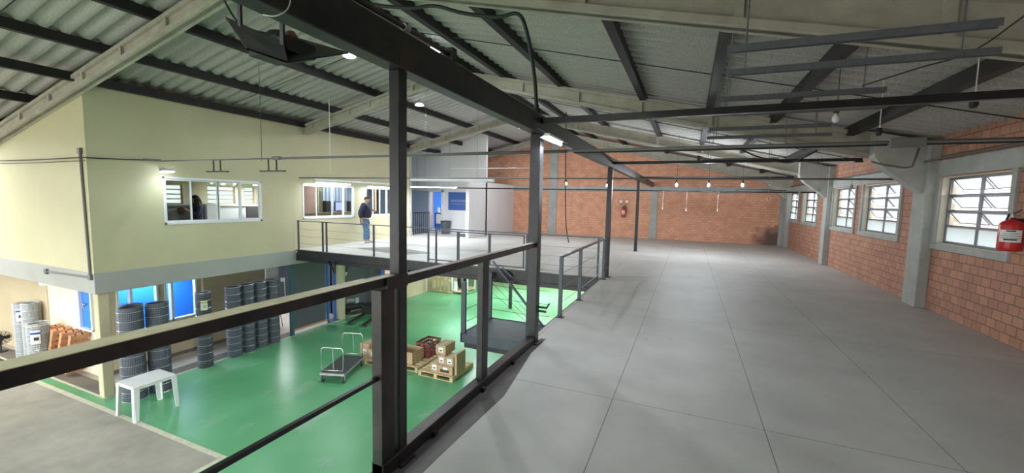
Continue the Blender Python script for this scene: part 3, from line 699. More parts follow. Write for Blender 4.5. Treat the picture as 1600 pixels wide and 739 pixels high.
# second and third conduits
o = MB().tube([(XL, 9.86, 2.345), (-8, 10.0, 2.345), (-1.6, 10.1, 2.34), (3.9, 10.15, 2.33)], 0.02, 8).build('conduit_pipe', 'pvc', smooth=True)
tag(o, 'thin dark conduit pipe crossing above the bridge lamps and the far floor', 'conduit')
o = MB().tube([(XL, 15.95, 2.25), (-9.2, 16.0, 2.25), (-3, 16.1, 2.24), (1.5, 16.2, 2.22), (3.9, 16.3, 2.24)], 0.022, 8).build('conduit_pipe', 'cablemat', smooth=True)
tag(o, 'dark cable pipe crossing in front of the brick end wall at lintel height', 'conduit')
o = MB().tube([(-9.0, 14.5, 2.98), (-5, 14.6, 2.98)], 0.02, 8).build('conduit_pipe', 'alu', smooth=True)
tag(o, 'short pale pipe hanging high left of the thick post', 'pipe')
# conduit on the window wall lintel
o = MB().tube([(3.94, 4.0, 2.66), (3.94, 9.5, 2.66), (3.82, 9.58, 2.62), (3.8, 10.2, 2.60), (3.93, 10.4, 2.60), (3.93, 21, 2.60)], 0.02, 8).build('wall_conduit', 'pvc', smooth=True)
tag(o, 'grey conduit running along the lintel of the window wall', 'conduit')
o = MB().tube([(3.0, 9.55, 2.62), (3.2, 9.56, 2.55), (3.5, 9.58, 2.50), (3.6, 9.58, 2.52), (3.66, 9.57, 2.85)], 0.016, 8).build('wall_conduit', 'pvc', smooth=True)
tag(o, 'bent grey conduit elbow on the nearest haunch', 'conduit')
# conduit on yellow side wall
t = thing('wall_conduit', 'grey vertical conduit with end boxes on the yellow side wall at far left', 'conduit', (-12.0, 4.58, 0))
MB().tube([(-12.06, 4.585, 2.6), (-11.99, 4.585, -0.12)], 0.025, 8).build('pipe', 'pvc', t)
MB().tube([(-13.95, 4.585, -0.17), (-11.99, 4.585, -0.13)], 0.022, 8).build('pipe', 'pvc', t)
for x, z in ((-12.06, 2.62), (-11.97, -0.12), (-14.0, -0.17)): MB().box(x-0.06, x+0.06, 4.55, 4.605, z-0.06, z+0.06).build('box', 'pvc', t, bevel=0.006)
# thin tie wires below the roof
for i, (x, y0, s) in enumerate(((2.0, 7.3, 'right slope'), (-9.6, 7.6, 'left slope'), (-9.6, 2.9, 'upper left corner'), (2.0, 12.8, 'far right slope'))):
    a = -6.0 if x > -6 else (-11.7 if y0 > 4.6 else -15.5); b = 3.9 if x > -6 else -6.6
    pts = [(a+(b-a)*k/8, y0+0.03*k, rafz(a+(b-a)*k/8)+0.40) for k in range(9)]
    o = MB().tube(pts, 0.009, 5).build('tie_wire', 'cablemat'); tag(o, 'thin black tie wire under the roof sheets, '+s, 'wire', 'tie wires under the roof')

# hanging perforated channels
def channel(x0, x1, y0, z, label, dy=0.05, zr=None):
    zr = zr if zr is not None else z
    t = thing('hanging_channel', label, 'metal channel', ((x0+x1)/2, y0, z), 'grey metal channels hanging over the mezzanine')
    a, b = Vector((x0, y0, z)), Vector((x1, y0+dy, zr)); mb = MB()
    mb.bar(a, b, 0.045, 0.004)
    mb.bar(a+Vector((0, -0.022, -0.022)), b+Vector((0, -0.022, -0.022)), 0.004, 0.048); mb.bar(a+Vector((0, 0.022, -0.022)), b+Vector((0, 0.022, -0.022)), 0.004, 0.048)
    mb.build('channel', 'galv_dull', t)
    for f in (0.08, 0.88):
        p = a.lerp(b, f); MB().tube([p, (p.x, p.y, rafz(p.x)+0.36)], 0.006, 6).build('rod', 'pvc', t)
    return t
channel(0.19, 1.63, 3.40, 2.90, 'grey metal channel hanging at upper right, topmost in view')
channel(0.226, 1.92, 3.99, 2.90, 'grey metal channel hanging at upper right, second from the top')
channel(0.207, 1.63, 4.95, 2.90, 'grey metal channel hanging just above the nearest tie beam')
channel(0.216, 1.89, 5.75, 2.90, 'grey metal channel hanging just below the line of the nearest tie beam')
channel(0.21, 1.70, 6.85, 2.90, 'grey metal channel hanging beyond the nearest tie beam, with bulb holder close by')
channel(0.214, 1.93, 7.7, 2.90, 'grey metal channel hanging beyond the bulb, second farthest pair')
channel(0.25, 1.8, 9.3, 2.92, 'grey metal channel hanging near the middle tie beam')
channel(0.25, 1.9, 11.6, 2.92, 'grey metal channel hanging farthest, beyond the middle tie beam')
# bulb holders on cords
def pendant(x, y, zc, z0, label, kind='holder', lit=0, group=None):
    t = thing('pendant_lamp' if kind != 'holder' else 'lamp_holder', label, 'lamp', (x, y, zc), group)
    MB().tube([(x, y, rafz(x)+0.5), (x+0.005, y, zc+0.06)], 0.006 if kind == 'holder' else 0.004, 6).build('cord', 'white_plastic' if kind == 'holder' else 'cablemat', t)
    MB().lathe((x, y, zc), [(0.016, 0.07), (0.03, 0.06), (0.036, 0.0), (0.026, -0.03)], 12).build('socket', 'black_plastic', t, smooth=True)
    if kind != 'holder':
        MB().lathe((x, y, zc-0.03), [(0.016, 0), (0.024, -0.02), (0.036, -0.05), (0.036, -0.075), (0.022, -0.1), (0.004, -0.106)], 14).build('bulb', 'bulb_lit' if lit else 'bulb_off', t, smooth=True)
    if lit:
        l = bpy.data.lights.new('bulb_light', 'POINT'); l.energy = lit; l.shadow_soft_size = 0.06; l.color = (0.86, 0.93, 1.0)
        o = bpy.data.objects.new('bulb_light', l); COL.objects.link(o); o.location = (x, y, zc-0.17)
    return t
pendant(2.45, 5.45, 2.78, 3.15, 'empty black bulb holder on a white cord at far upper right', group='empty bulb holders')
pendant(2.25, 7.0, 2.76, 3.2, 'empty black bulb holder on a white cord above the conduit junction box', group='empty bulb holders')
pendant(1.48, 5.85, 2.87, 3.2, 'unlit white bulb in a black holder below the channels at upper right', 'bulb')
pendant(-0.43, 15.25, 2.50, 3.9, 'lit bulb over the far floor, left one of the bright pair', 'bulb', 90)
pendant(0.56, 15.25, 2.50, 3.7, 'lit bulb over the far floor, right one of the bright pair', 'bulb', 90)
pendant(1.55, 15.25, 2.50, 3.5, 'dimmer lit bulb right of the bright pair over the far floor', 'bulb', 35)
pendant(-4.7, 16.6, 2.58, 4.6, 'lit bulb beyond the bridge, left of the far fire extinguisher', 'bulb', 90)
pendant(-3.1, 17.0, 2.52, 4.3, 'small lit bulb hanging directly above the far fire extinguisher side', 'bulb', 15)
# white pull cords with end knobs
PC = [(-4.6, 17.2, 1.55), (-3.05, 17.2, 1.6), (-0.95, 17.2, 1.55), (-0.1, 17.6, 1.50), (1.0, 17.6, 1.52), (2.1, 14.0, 1.95), (2.3, 13.0, 2.0), (2.45, 12.0, 2.08), (2.55, 10.8, 2.12), (2.85, 9.9, 2.16), (-5.6, 17.0, 1.6), (-6.6, 17.4, 1.6)]
for i, (x, y, z) in enumerate(PC):
    if i < 5 or i > 9: x, z, y = x*16.08/y, 1.776+(z-1.776)*16.08/y, 16.08
    t = thing('pull_cord', '', 'cord', (x, y, z), 'white pull cords hanging from the roof lights')
    t['label'] = ['white pull cord left of the bulb beyond the bridge', 'white pull cord beside the far fire extinguisher', 'white pull cord before the pilaster right of the far extinguisher', 'white pull cord under the left bright bulb', 'white pull cord under the right bright bulb',
                  'white pull cord hanging before the right end of the brick wall, farthest', 'white pull cord second of the row before the far windows', 'white pull cord third of the row before the far windows', 'white pull cord fourth of the row before the far windows', 'white pull cord nearest of the row, beside the first haunch',
                  'white pull cord just right of the thick steel post', 'white pull cord just left of the thick steel post'][i]
    MB().tube([(x, y, 2.24 if i < 5 or i > 9 else rafz(x)+0.5), (x, y, z+0.04)], 0.0045, 5).build('cord', 'cord_grey', t)
    MB().lathe((x, y, z), [(0.008, 0.07), (0.022, 0.04), (0.026, 0.0), (0.016, -0.02)], 8).build('knob', 'cord_grey', t)
# cable twisting between channels to the upper right
wirecurve('loose_wire', [(1.45, 5.0, 2.93), (1.7, 4.6, 2.95), (1.95, 4.4, 3.0), (2.15, 4.0, 3.2), (2.6, 3.9, 3.35)], 0.006, 'cablemat', 'loose twisted black wire rising to the upper right corner', 'wire')
wirecurve('loose_wire', [(2.0, 8.8, 2.75), (1.75, 9.1, 2.6), (1.6, 9.5, 2.62), (1.2, 9.6, 2.75), (0.9, 9.3, 2.85)], 0.014, 'cablemat', 'drooping black cable loop beyond the conduit box', 'wire')
wirecurve('loose_wire', [(0.2, 15.9, 2.27), (0.9, 15.9, 2.18), (1.4, 15.95, 2.2), (1.6, 16, 2.3), (2.9, 16.1, 2.28)], 0.015, 'cablemat', 'black cable sagging in front of the far lintel', 'wire')
wirecurve('hanging_cable', [(-2.95, 10.2, 4.0), (-2.93, 10.2, 3.0), (-2.88, 10.1, 2.2), (-2.8, 10.0, 1.2), (-2.7, 9.95, 0.75)], 0.012, 'cablemat', 'black cable hanging straight down behind the bridge railing', 'cable')
wirecurve('thick_cable', [(-4.45, 4.37, 4.44), (-3.95, 4.36, 4.25), (-3.3, 4.36, 4.10), (-2.95, 4.38, 4.08), (-2.55, 4.36, 3.93), (-2.1, 4.36, 3.82), (-1.85, 4.38, 3.82), (-1.76, 4.45, 3.6), (-1.73, 4.62, 3.2), (-1.73, 4.72, 2.85)], 0.022, 'cablemat', 'thick black cable looping under the nearest rafter down to the thick post', 'cable', n=8)
t = thing('cable_gland', 'small black cable gland where the thick cable enters the girder top', 'fitting', (-1.73, 4.72, 2.79))
MB().cyl((-1.73, 4.72, 2.79), 0.055, 0.07, 12).cyl((-1.73, 4.72, 2.86), 0.03, 0.05, 12).build('gland_body', 'black_plastic', t)
# pipe lying above the girder
t = thing('girder_pipe', 'dark pipe with a bright coupling running just above the girder', 'pipe', (-1.72, 2.0, 2.85))
MB().tube([(-1.72, 1.1, 2.835), (-1.72, 2.74, 2.855)], 0.018, 10).build('pipe', 'steel_rust', t, smooth=True)
MB().cyl((-1.72, 2.21, 2.848), 0.026, 0.05, 12, axis='y').build('coupling', 'galv', t)
MB().box(-1.76, -1.68, 2.74, 2.80, 2.79, 2.90).build('end_bracket', 'steel', t)
MB().cyl((-1.72, 2.735, 2.86), 0.012, 0.012, 10, axis='y').build('bolt', 'galv', t)
# white cords on the girder face
wirecurve('white_cord', [(-1.655, 1.33, 2.95), (-1.652, 1.345, 2.72), (-1.652, 1.34, 2.6), (-1.68, 1.30, 2.545), (-1.74, 1.28, 2.55)], 0.003, 'white_plastic', 'thin white cord draped over the girder above the hanging tray', 'cord')
# hanging black tray with motor
t = thing('hanging_tray', 'black sheet-metal hood tray with motor hung under the roof at top left', 'hood', (-3.6, 2.6, 3.0))
mb = MB(); th = Vector((0.0, 0.0, 0.012))
a0, a1 = Vector((-3.885, 2.5, 3.332)), Vector((-3.158, 2.5, 3.02))
b0, b1 = Vector((-3.53, 2.44, 3.00)), Vector((-3.04, 2.44, 2.835))
c0, c1 = Vector((-3.62, 3.0, 3.30)), Vector((-2.95, 3.0, 3.08))
for q in ((a0, a1, b1, b0), (b0, b1, c1, c0)):
    mb.add([*q, *[p+th for p in q]], [(0,1,2,3), (7,6,5,4), (0,4,5,1), (1,5,6,2), (2,6,7,3), (3,7,4,0)])
mb.build('sheet', 'black_plastic', t)
MB().lathe((-3.42, 2.66, 3.0), [(0.10, 0), (0.13, 0.05), (0.13, 0.14), (0.08, 0.20), (0.03, 0.22)], 16).box(-3.62, -3.14, 2.52, 2.80, 2.98, 3.10).build('motor', 'black_plastic', t)
MB().lathe((-3.22, 2.62, 3.09), [(0.05, 0), (0.06, 0.04), (0.03, 0.08)], 12).build('cap', mat('rusty_copper', (0.16, 0.06, 0.04), 0.6), t)
for x, z in ((-3.69, 3.2), (-3.17, 3.0)):
    MB().box(x-0.02, x+0.02, 2.49, 2.51, z, rafz(x)+0.5).build('strap', 'steel', t)
wirecurve('loose_wire', [(-4.1, 2.5, 3.9), (-3.9, 2.5, 3.5), (-3.7, 2.52, 3.25), (-3.42, 2.58, 3.16)], 0.01, 'cablemat', 'black cable dropping onto the hanging tray', 'cable')
# round roof lamps; the pair behind the viewpoint is unseen, added for light
LAMP_W = 65
for x, y, s in ((-8.0, -1.0, 'unseen, added for light behind the viewpoint, left slope'), (-2.0, -1.0, 'unseen, added for light behind the viewpoint, right slope'), (-7.4, 7.55, 'nearest, half hidden by the girder'), (-5.3, 7.9, 'seen just over the girder top'), (-8.3, 11.5, 'below the girder between the posts'), (-7.2, 17.7, 'farthest, beside the thick post')):
    z = rafz(x)+0.22
    t = thing('roof_lamp', 'round white roof lamp disc, '+s, 'lamp', (x, y, z), 'round lamps close under the roof')
    MB().lathe((x, y, z), [(0.13, 0), (0.15, 0.02), (0.10, 0.07), (0.03, 0.09)], 20).build('shade', 'skylight', t, smooth=True)
    MB().tube([(x, y, z+0.08), (x, y, rafz(x)+0.5)], 0.01, 6).build('stem', 'pvc', t)
    area('lamp_light', (x, y, z-0.02), 0.22, 0.22, (0, 0, 0), LAMP_W, (0.92, 0.97, 1.0))

# long cords over the left office wall
for x, y, z0, z1, s in ((-9.6, 9.0, 4.5, 2.4, 'white cord hanging left of the near post'), (-8.6, 6.2, 4.6, 2.5, 'thin wire hanging above the conduit coupling')):
    wirecurve('roof_wire', [(x, y, z0), (x+0.01, y, (z0+z1)/2), (x, y, z1)], 0.007 if 'white' in s else 0.005, 'white_plastic' if 'white' in s else 'cablemat', s, 'cord')

# fluorescent fittings
def tube_lamp(x0, y0, x1, y1, z, label, energy, lit=True, rz=None, wid=0.10, group=None):
    t = thing('tube_lamp', label, 'lamp', ((x0+x1)/2, (y0+y1)/2, z), group)
    a, b = Vector((x0, y0, z)), Vector((x1, y1, z))
    up = Vector((0, 0, 1)); d = (b-a).normalized(); sd = d.cross(up)
    mb = MB(); mb.bar(a+up*0.05, b+up*0.05, 0.06, 0.03)
    for sgn in (-1, 1):
        mb.bar(a+up*0.035+sd*sgn*0.055, b+up*0.035+sd*sgn*0.055, 0.06, 0.004, up=(sd*sgn*0.5+up))
    mb.build('reflector', 'white_plastic', t)
    for f in (0.15, 0.85):
        p = a.lerp(b, f)
        if p.x < XL+0.5 and p.x > XL: MB().bar((p.x, p.y, p.z+0.06), (XL, p.y, p.z+0.06), 0.02, 0.015).build('wall_bracket', 'pvc', t)
        elif -1.7 < p.x < -1.4: MB().tube([(p.x, p.y, p.z+0.06), (-1.64, p.y, 2.60), (-1.665, p.y, 2.60)], 0.006, 5).build('hanger', 'pvc', t)
        else: MB().tube([(p.x, p.y, p.z+0.06), (p.x, p.y, rafz(p.x)+0.5)], 0.005, 5).build('hanger', 'pvc', t)
    MB().tube([a+up*0.012, b+up*0.012], 0.017, 10).build('tube', 'lit' if lit else 'bulb_off', t, smooth=True)
    if lit:
        l = bpy.data.lights.new('tube_light', 'AREA'); l.shape = 'RECTANGLE'; l.size = (b-a).length; l.size_y = 0.06; l.energy = energy; l.color = (0.86, 0.93, 1.0)
        o = bpy.data.objects.new('tube_light', l); COL.objects.link(o); o.location = (a+b)/2+Vector((0, 0, -0.02)); o.rotation_euler = (0, 0, math.atan2(d.y, d.x))
    return t
tube_lamp(-11.55, 10.25, -11.55, 11.75, 2.20, 'lit tube lamp in front of the left half of the office window', 28)
tube_lamp(-11.60, 12.75, -11.60, 14.2, 2.16, 'lit tube lamp above the man in the dark jacket', 22)
tube_lamp(-11.2, 14.9, -8.9, 14.9, 2.22, 'long lit tube lamp over the far left alcove', 110)
tube_lamp(-1.50, 4.45, -1.5, 5.0, 2.46, 'short lit tube lamp just right of the thick post', 22)
t = thing('closed_reflector_lamp', 'long pale unlit tube lamp housing left of the thick post', 'lamp', (-7.3, 12, 2.45))
MB().bar((-9.0, 12, 2.42), (-5.85, 12, 2.40), 0.16, 0.12).build('housing', 'white_plastic', t, bevel=0.02)
MB().box(-5.86, -5.78, 11.92, 12.08, 2.33, 2.47).build('end_cap', 'paper', t, bevel=0.02)
for x in (-8.4, -6.4): MB().tube([(x, 12, 2.46), (x, 12, rafz(x)+0.5)], 0.005, 5).build('rod', 'pvc', t)
t = thing('closed_reflector_lamp', 'pale unlit tube lamp housing above the office windows', 'lamp', (-11.0, 10.6, 2.3))
MB().bar((-11.3, 9.9, 2.30), (-11.0, 13.6, 2.30), 0.12, 0.06).build('housing', 'white_plastic', t, bevel=0.01)
t = thing('wall_floodlight', 'small bright floodlight on the yellow wall left of the office window', 'lamp', (-11.75, 5.95, 2.3))
MB().bar((-11.88, 5.95, 2.34), (-11.62, 5.95, 2.34), 0.05, 0.04).build('arm', 'galv', t)
MB().obox((-11.6, 5.95, 2.30), (1, 0, 0.15), (0, 1, 0), (-0.15, 0, 1), 0.08, 0.13, 0.03).build('housing', 'galv', t, bevel=0.01)
MB().obox((-11.6, 5.95, 2.262), (1, 0, 0.15), (0, 1, 0), (-0.15, 0, 1), 0.07, 0.12, 0.006).build('lens', 'bulb_lit', t)
area('flood_light', (-11.5, 5.95, 2.22), 0.25, 0.15, (0, -0.6, 0), 7, (0.80, 0.95, 1.0))
t = thing('bulkhead_lamp', 'bright lamp under the bridge floor seen below the near handrail', 'lamp', (-5.9, 11, -0.3))
MB().lathe((-5.9, 11.0, -0.32), [(0.03, 0.2), (0.03, 0.05), (0.06, 0.02)], 12).build('socket', 'white_plastic', t)
MB().lathe((-5.9, 11.0, -0.42), [(0.01, -0.02), (0.05, 0.01), (0.055, 0.05), (0.03, 0.1)], 14).build('bulb', 'bulb_lit', t, smooth=True)
# unseen area lights added below the decks, without fittings
for (x, y, z, e) in ((-6.2, 13.5, -0.45, 150), (-6.2, 18.5, -0.45, 230), (-9.6, 17.0, -0.45, 60), (0.5, 8.0, -0.45, 60), (-3.2, 20.8, -0.45, 120)):
    area('unseen_deck_light', (x, y, z), 2.4, 0.12, (0, 0, 0), e, (0.88, 0.97, 1.0))
tube_lamp(-13.2, 9.2, -12.5, 9.2, 2.05, 'lit tube lamp inside the office behind the woman', 55)
area('unseen_office_light', (-12.8, 12.5, 2.5), 1.4, 0.1, (0, 0, PI/2), 30, (0.9, 0.95, 1.0))  # unseen light in the second office, no fitting built
area('unseen_blue_room_light', (-11.9, 19.3, 2.4), 1.2, 0.1, (0, 0, 0), 45, (0.8, 0.92, 1.0))  # unseen light inside the blue room, without a fitting
area('unseen_ground_room_light', (-13.95, 6.6, -0.5), 0.4, 1.6, (0, 0, 0), 70, (0.7, 0.85, 1.0))  # unseen light behind the ground floor windows, no fitting
area('unseen_store_light', (-14.0, 10.6, -0.6), 1.2, 0.1, (0, 0, 0), 60, (0.92, 0.95, 1.0))  # unseen light inside the store room, no fitting
area('unseen_porch_light', (-14.8, 4.3, -0.6), 1.2, 0.1, (0, 0, 0), 13, (1.0, 0.86, 0.62))  # unseen warm light added before the front ground wall
# ================================================================ LOWER FLOOR
Z0 = -2.9
# round cream columns
o = MB().cyl((-12.08, 11.72, Z0), 0.17, 2.65, 24).build('round_column', 'yellow', smooth=False); tag(o, 'round cream column under the front edge of the bridge', 'column')
o = MB().box(-12.13, -11.93, 4.66, 4.86, Z0, -0.5).build('square_column', 'yellow', bevel=0.01); tag(o, 'square pale yellow column under the corner of the yellow building', 'column')
for x, y, s in ((-12.05, 11.08, 'left'), (-12.05, 11.42, 'right')):
    t = thing('blue_pipe', 'blue painted vertical pipe beside the round cream column, %s of the two' % s, 'pipe', (x, y, Z0), 'blue pipes beside the round column')
    MB().cyl((x, y, Z0), 0.055, 2.35, 14).build('pipe', 'bluepipe', t, smooth=False)
    MB().cyl((x, y, Z0), 0.085, 0.03, 14).build('flange', 'bluepipe', t)
o = MB().box(-12.2, -12.1, 14.05, 14.2, Z0, -0.25).build('blue_column', 'bluepipe'); tag(o, 'blue square column at the back of the machine bay', 'column')
# big dark sliding door
t = thing('sliding_door', 'large dark grey sliding door with teal frame in front of the store room', 'door', (-11.95, 10.2, Z0))
MB().box(-12.0, -11.95, 9.56, 10.9, -2.72, -0.42).build('panel', 'dark_panel', t)
MB().box(-11.98, -11.90, 9.44, 9.56, Z0, -0.42).build('side_post', mat('teal_frame', (0.03, 0.09, 0.12), 0.5), t)
MB().box(-11.97, -11.91, 9.56, 10.95, -2.76, -2.71).build('bottom_rail', 'wood_red', t)
MB().box(-11.99, -11.93, 9.56, 10.95, -2.88, -2.78).build('kick_plate', 'white_wall', t)
o = MB().box(-12.5, -12.45, 9.0, 9.44, -1.0, -0.5).box(-12.5, -12.45, 8.95, 9.3, -1.55, -1.03).build('wall_board', 'white_wall'); tag(o, 'pale notice boards on the wall left of the dark sliding door', 'board')
t = thing('socket_box', 'white socket box with hanging cable left of the dark sliding door', 'socket', (-12.1, 9.33, -1.0))
MB().box(-12.12, -12.04, 9.25, 9.37, -1.05, -0.93).build('box', 'paper', t, bevel=0.01)
MB().tube([(-12.05, 9.34, -1.05), (-12.05, 9.36, -1.5), (-12.05, 9.33, -1.9)], 0.012, 6).build('cable', 'paper', t)
MB().tube([(-12.2, 9.25, -1.0), (-12.3, 8.8, -1.02)], 0.01, 6).build('cable', 'cablemat', t)
t = thing('stool', 'small red stool inside the bright store room opening', 'stool', (-13.2, 9.9, Z0))
MB().cyl((-13.2, 9.9, -2.45), 0.15, 0.12, 16).build('seat', 'red', t)
for a in range(4): MB().tube([(-13.2+0.12*math.cos(a*PI/2+.7), 9.9+0.12*math.sin(a*PI/2+.7), -2.45), (-13.2+0.18*math.cos(a*PI/2+.7), 9.9+0.18*math.sin(a*PI/2+.7), Z0)], 0.012, 6).build('leg', 'steel', t)
# hanging cable with plug on the machine bay wall
t = thing('hanging_plug', 'pale plug on a dark cable hanging on the machine bay wall', 'plug', (-12.5, 12.4, -1.2))
MB().tube([(-12.55, 12.7, -0.5), (-12.5, 12.6, -0.9), (-12.5, 12.45, -1.25)], 0.02, 6).build('cable', 'cablemat', t)
MB().bar((-12.5, 12.45, -1.25), (-12.5, 12.38, -1.4), 0.06, 0.06).build('plug', 'paper', t)

# ---- welded mesh rolls
def mesh_roll(h, r, m, label, loc, group, paper=None, turns=3):
    t = thing('mesh_roll', label, 'wire mesh roll', loc, group)
    x, y, z = loc
    nseg = 24; verts = MB(); rings = MB(); rows = int(h/0.05)
    for k in range(rows+1):
        zz = z+k*h/rows; rr = r*(1-0.02*math.sin(k*1.7)); big = k % 4 == 0
        (rings if big and m == 'wire' else verts).tube([(x+rr*math.cos(2*PI*i/nseg), y+rr*math.sin(2*PI*i/nseg), zz) for i in range(nseg)], 0.010 if big else 0.004, 4, closed=True)
    for i in range(nseg*2):
        a = PI*i/nseg; verts.tube([(x+r*math.cos(a), y+r*math.sin(a), z), (x+r*math.cos(a), y+r*math.sin(a), z+h)], 0.004, 3, caps=False)
    verts.build('mesh_wires', m, t)
    if rings.v: rings.build('binding_rings', 'wire_ring', t)
    # inner wound layers
    inner = MB(); pts = []
    for i in range(turns*20+1):
        a = 2*PI*i/20; rr = r*0.93-0.016*i/20; pts.append((x+rr*math.cos(a), y+rr*math.sin(a)))
    for (p, q) in zip(pts, pts[1:]):
        inner.add([(p[0], p[1], z+0.02), (q[0], q[1], z+0.02), (q[0], q[1], z+h-0.02), (p[0], p[1], z+h-0.02)], [(0,1,2,3)])
    inner.build('inner_layers', 'roll_inner' if m == 'wire' else 'roll_inner_bright', t)
    if paper:
        ang, zc, hh, colr = paper; ww = 0.42; lab = MB()
        arc = [(x+(r+0.012)*math.cos(ang+(k-3)*ww/3), y+(r+0.012)*math.sin(ang+(k-3)*ww/3)) for k in range(7)]
        for p, q in zip(arc, arc[1:]):
            lab.add([(p[0], p[1], z+zc-hh), (q[0], q[1], z+zc-hh), (q[0], q[1], z+zc+hh), (p[0], p[1], z+zc+hh)], [(0,1,2,3)])
        lo = lab.build('paper_label', 'paper', t)
        arc = [(x+(r+0.016)*math.cos(ang+(k-3)*ww/3), y+(r+0.016)*math.sin(ang+(k-3)*ww/3)) for k in range(7)]
        st = MB(); pc = MB()
        for p, q in zip(arc, arc[1:]):
            st.add([(p[0], p[1], z+zc+hh*0.45), (q[0], q[1], z+zc+hh*0.45), (q[0], q[1], z+zc+hh*0.75), (p[0], p[1], z+zc+hh*0.75)], [(0,1,2,3)])
        for p, q in zip(arc[2:5], arc[3:6]):
            pc.add([(p[0], p[1], z+zc-hh*0.55), (q[0], q[1], z+zc-hh*0.4), (q[0], q[1], z+zc+hh*0.1), (p[0], p[1], z+zc-hh*0.05)], [(0,1,2,3)])
        st.build('printed_stripe', colr, lo); pc.build('printed_picture', 'ink' if colr == 'label_blue' else 'label_green', lo)
    return t
M['roll_inner'] = mat('dark_inner_mesh', (0.075, 0.09, 0.105), 0.6, 0.2, 0.3, 30)
M['roll_inner_bright'] = mat('pale_inner_mesh', (0.34, 0.36, 0.36), 0.5, 0.3, 0.2, 30)
M['wire_ring'] = mat('shiny_ring_wire', (0.40, 0.44, 0.47), 0.3, 0.6)
M['label_green'] = mat('yellow_green_print', (0.55, 0.55, 0.10), 0.6)
G1 = 'dark wire mesh rolls standing along the ground floor edge'
mesh_roll(2.12, 0.22, 'wire', 'dark wire mesh roll beside the square column, front one behind the white table', (-11.33, 4.95, Z0), G1)
mesh_roll(2.08, 0.20, 'wire', 'dark wire mesh roll squeezed against the square column', (-11.72, 5.16, Z0), G1)
mesh_roll(2.12, 0.21, 'wire', 'dark wire mesh roll right of the front roll, behind the white table', (-11.28, 5.44, Z0), G1)
mesh_roll(2.04, 0.17, 'wire', 'wire mesh roll with a yellow-green label standing alone before the cream wall', (-11.78, 6.72, Z0), G1, (R(-25), 1.72, 0.13, 'label_green'))
for i, (x, y) in enumerate(((-11.85, 7.55), (-11.88, 7.97), (-11.9, 8.38), (-11.92, 8.80))):
    mesh_roll(2.03, 0.19, 'wire', 'dark wire mesh roll in the row of four, '+['leftmost', 'second from left', 'third from left', 'rightmost by the opening'][i], (x, y, Z0), G1)
G2 = 'silver wire mesh rolls under the left building'
mesh_roll(1.58, 0.17, 'wire_bright', 'tall silver wire mesh roll with a blue and white label, leftmost', (-16.66, 4.93, Z0), G2, (R(-30), 1.27, 0.17, 'label_blue'))
mesh_roll(1.62, 0.17, 'wire_bright', 'tall silver wire mesh roll behind the labelled ones, no label', (-16.22, 4.95, Z0), G2)
mesh_roll(1.28, 0.20, 'wire_bright', 'short silver wire mesh roll with a blue and white label', (-15.15, 4.72, Z0), G2, (R(-30), 0.95, 0.17, 'label_blue'))
# small red bottle, fan
t = thing('red_bottle', 'small red-orange bottle on the floor left of the silver mesh rolls', 'bottle', (-16.4, 5.0, Z0))
MB().lathe((-16.4, 5.0, Z0), [(0.055, 0), (0.06, 0.02), (0.06, 0.18), (0.025, 0.24)], 12).build('bottle_body', mat('orange_red_plastic', (0.7, 0.08, 0.04), 0.4), t)
MB().cyl((-16.4, 5.0, Z0+0.24), 0.025, 0.04, 10).build('cap', 'cablemat', t)
t = thing('floor_fan', 'black floor fan on a low stand at the far left edge', 'fan', (-17.95, 4.85, Z0))
MB().cyl((-17.95, 4.85, Z0), 0.13, 0.03, 20).build('base', 'black_plastic', t)
MB().tube([(-17.95, 4.85, Z0+0.03), (-17.95, 4.85, Z0+0.42)], 0.018, 8).build('pole', 'black_plastic', t)
fg = MB(); fc = Vector((-17.95, 4.85, Z0+0.42))
for k in range(5):
    rr = 0.19*(k+1)/5; fg.tube([fc+Vector((0.12+0.05*(1-(rr/0.19)**2), rr*math.cos(2*PI*i/20), rr*math.sin(2*PI*i/20))) for i in range(20)], 0.006, 5, closed=True)
for i in range(12): fg.tube([fc+Vector((0.17, 0, 0)), fc+Vector((0.12, 0.19*math.cos(2*PI*i/12), 0.19*math.sin(2*PI*i/12))), fc+Vector((-0.02, 0, 0))], 0.005, 4)
fg.build('fan_guard', 'black_plastic', t)
fb = MB()
for i in range(3):
    a = 2*PI*i/3; d = Vector((0, math.cos(a), math.sin(a))); n = Vector((0.3, -math.sin(a), math.cos(a))).normalized()
    fb.obox(fc+Vector((0.1, 0, 0))+d*0.09, d, n, d.cross(n), 0.08, 0.05, 0.004)
fb.cyl(fc+Vector((-0.04, 0, 0)), 0.045, 0.14, 12, axis='x').build('fan_blades', 'black_plastic', t)
# little white box light under the fascia
o = MB().box(-15.75, -15.6, 5.0, 5.15, -0.75, -0.52).build('ceiling_fitting', mat('lit_white_box', (0.9, 0.9, 0.9), 0.5, emit=(0.9, 0.95, 1), es=2.0)); tag(o, 'small bright white fitting hanging under the side beam at far left', 'lamp')

# ---- pallets
def pallet(name, label, loc, rz, m='wood', sx=1.1, sy=1.0, group=None, tilt=None, nb=7):
    t = thing(name, label, 'pallet', loc, group)
    def sh(mb): return mb
    L_ = worldloc(t)
    def P(x0, x1, y0, y1, z0, z1, nm):
        b = MB().box(x0, x1, y0, y1, z0, z1); b.v = [v+L_ for v in b.v]
        b.build(nm, m, t, bevel=0.003)
    for i in range(3):
        yy = -sy/2+i*(sy-0.09)/2; P(-sx/2, sx/2, yy, yy+0.09, 0.02, 0.115, 'stringer')
    for i in range(nb):
        w_ = sx/nb*0.72; xx = -sx/2+i*(sx-w_)/(nb-1); P(xx, xx+w_, -sy/2, sy/2, 0.115, 0.135, 'deck_board')
    for i in range(3):
        w_ = 0.1; xx = -sx/2+i*(sx-w_)/2; P(xx, xx+w_, -sy/2, sy/2, 0.0, 0.02, 'bottom_board')
    t.rotation_euler = (tilt if tilt else 0, 0, rz)
    return t
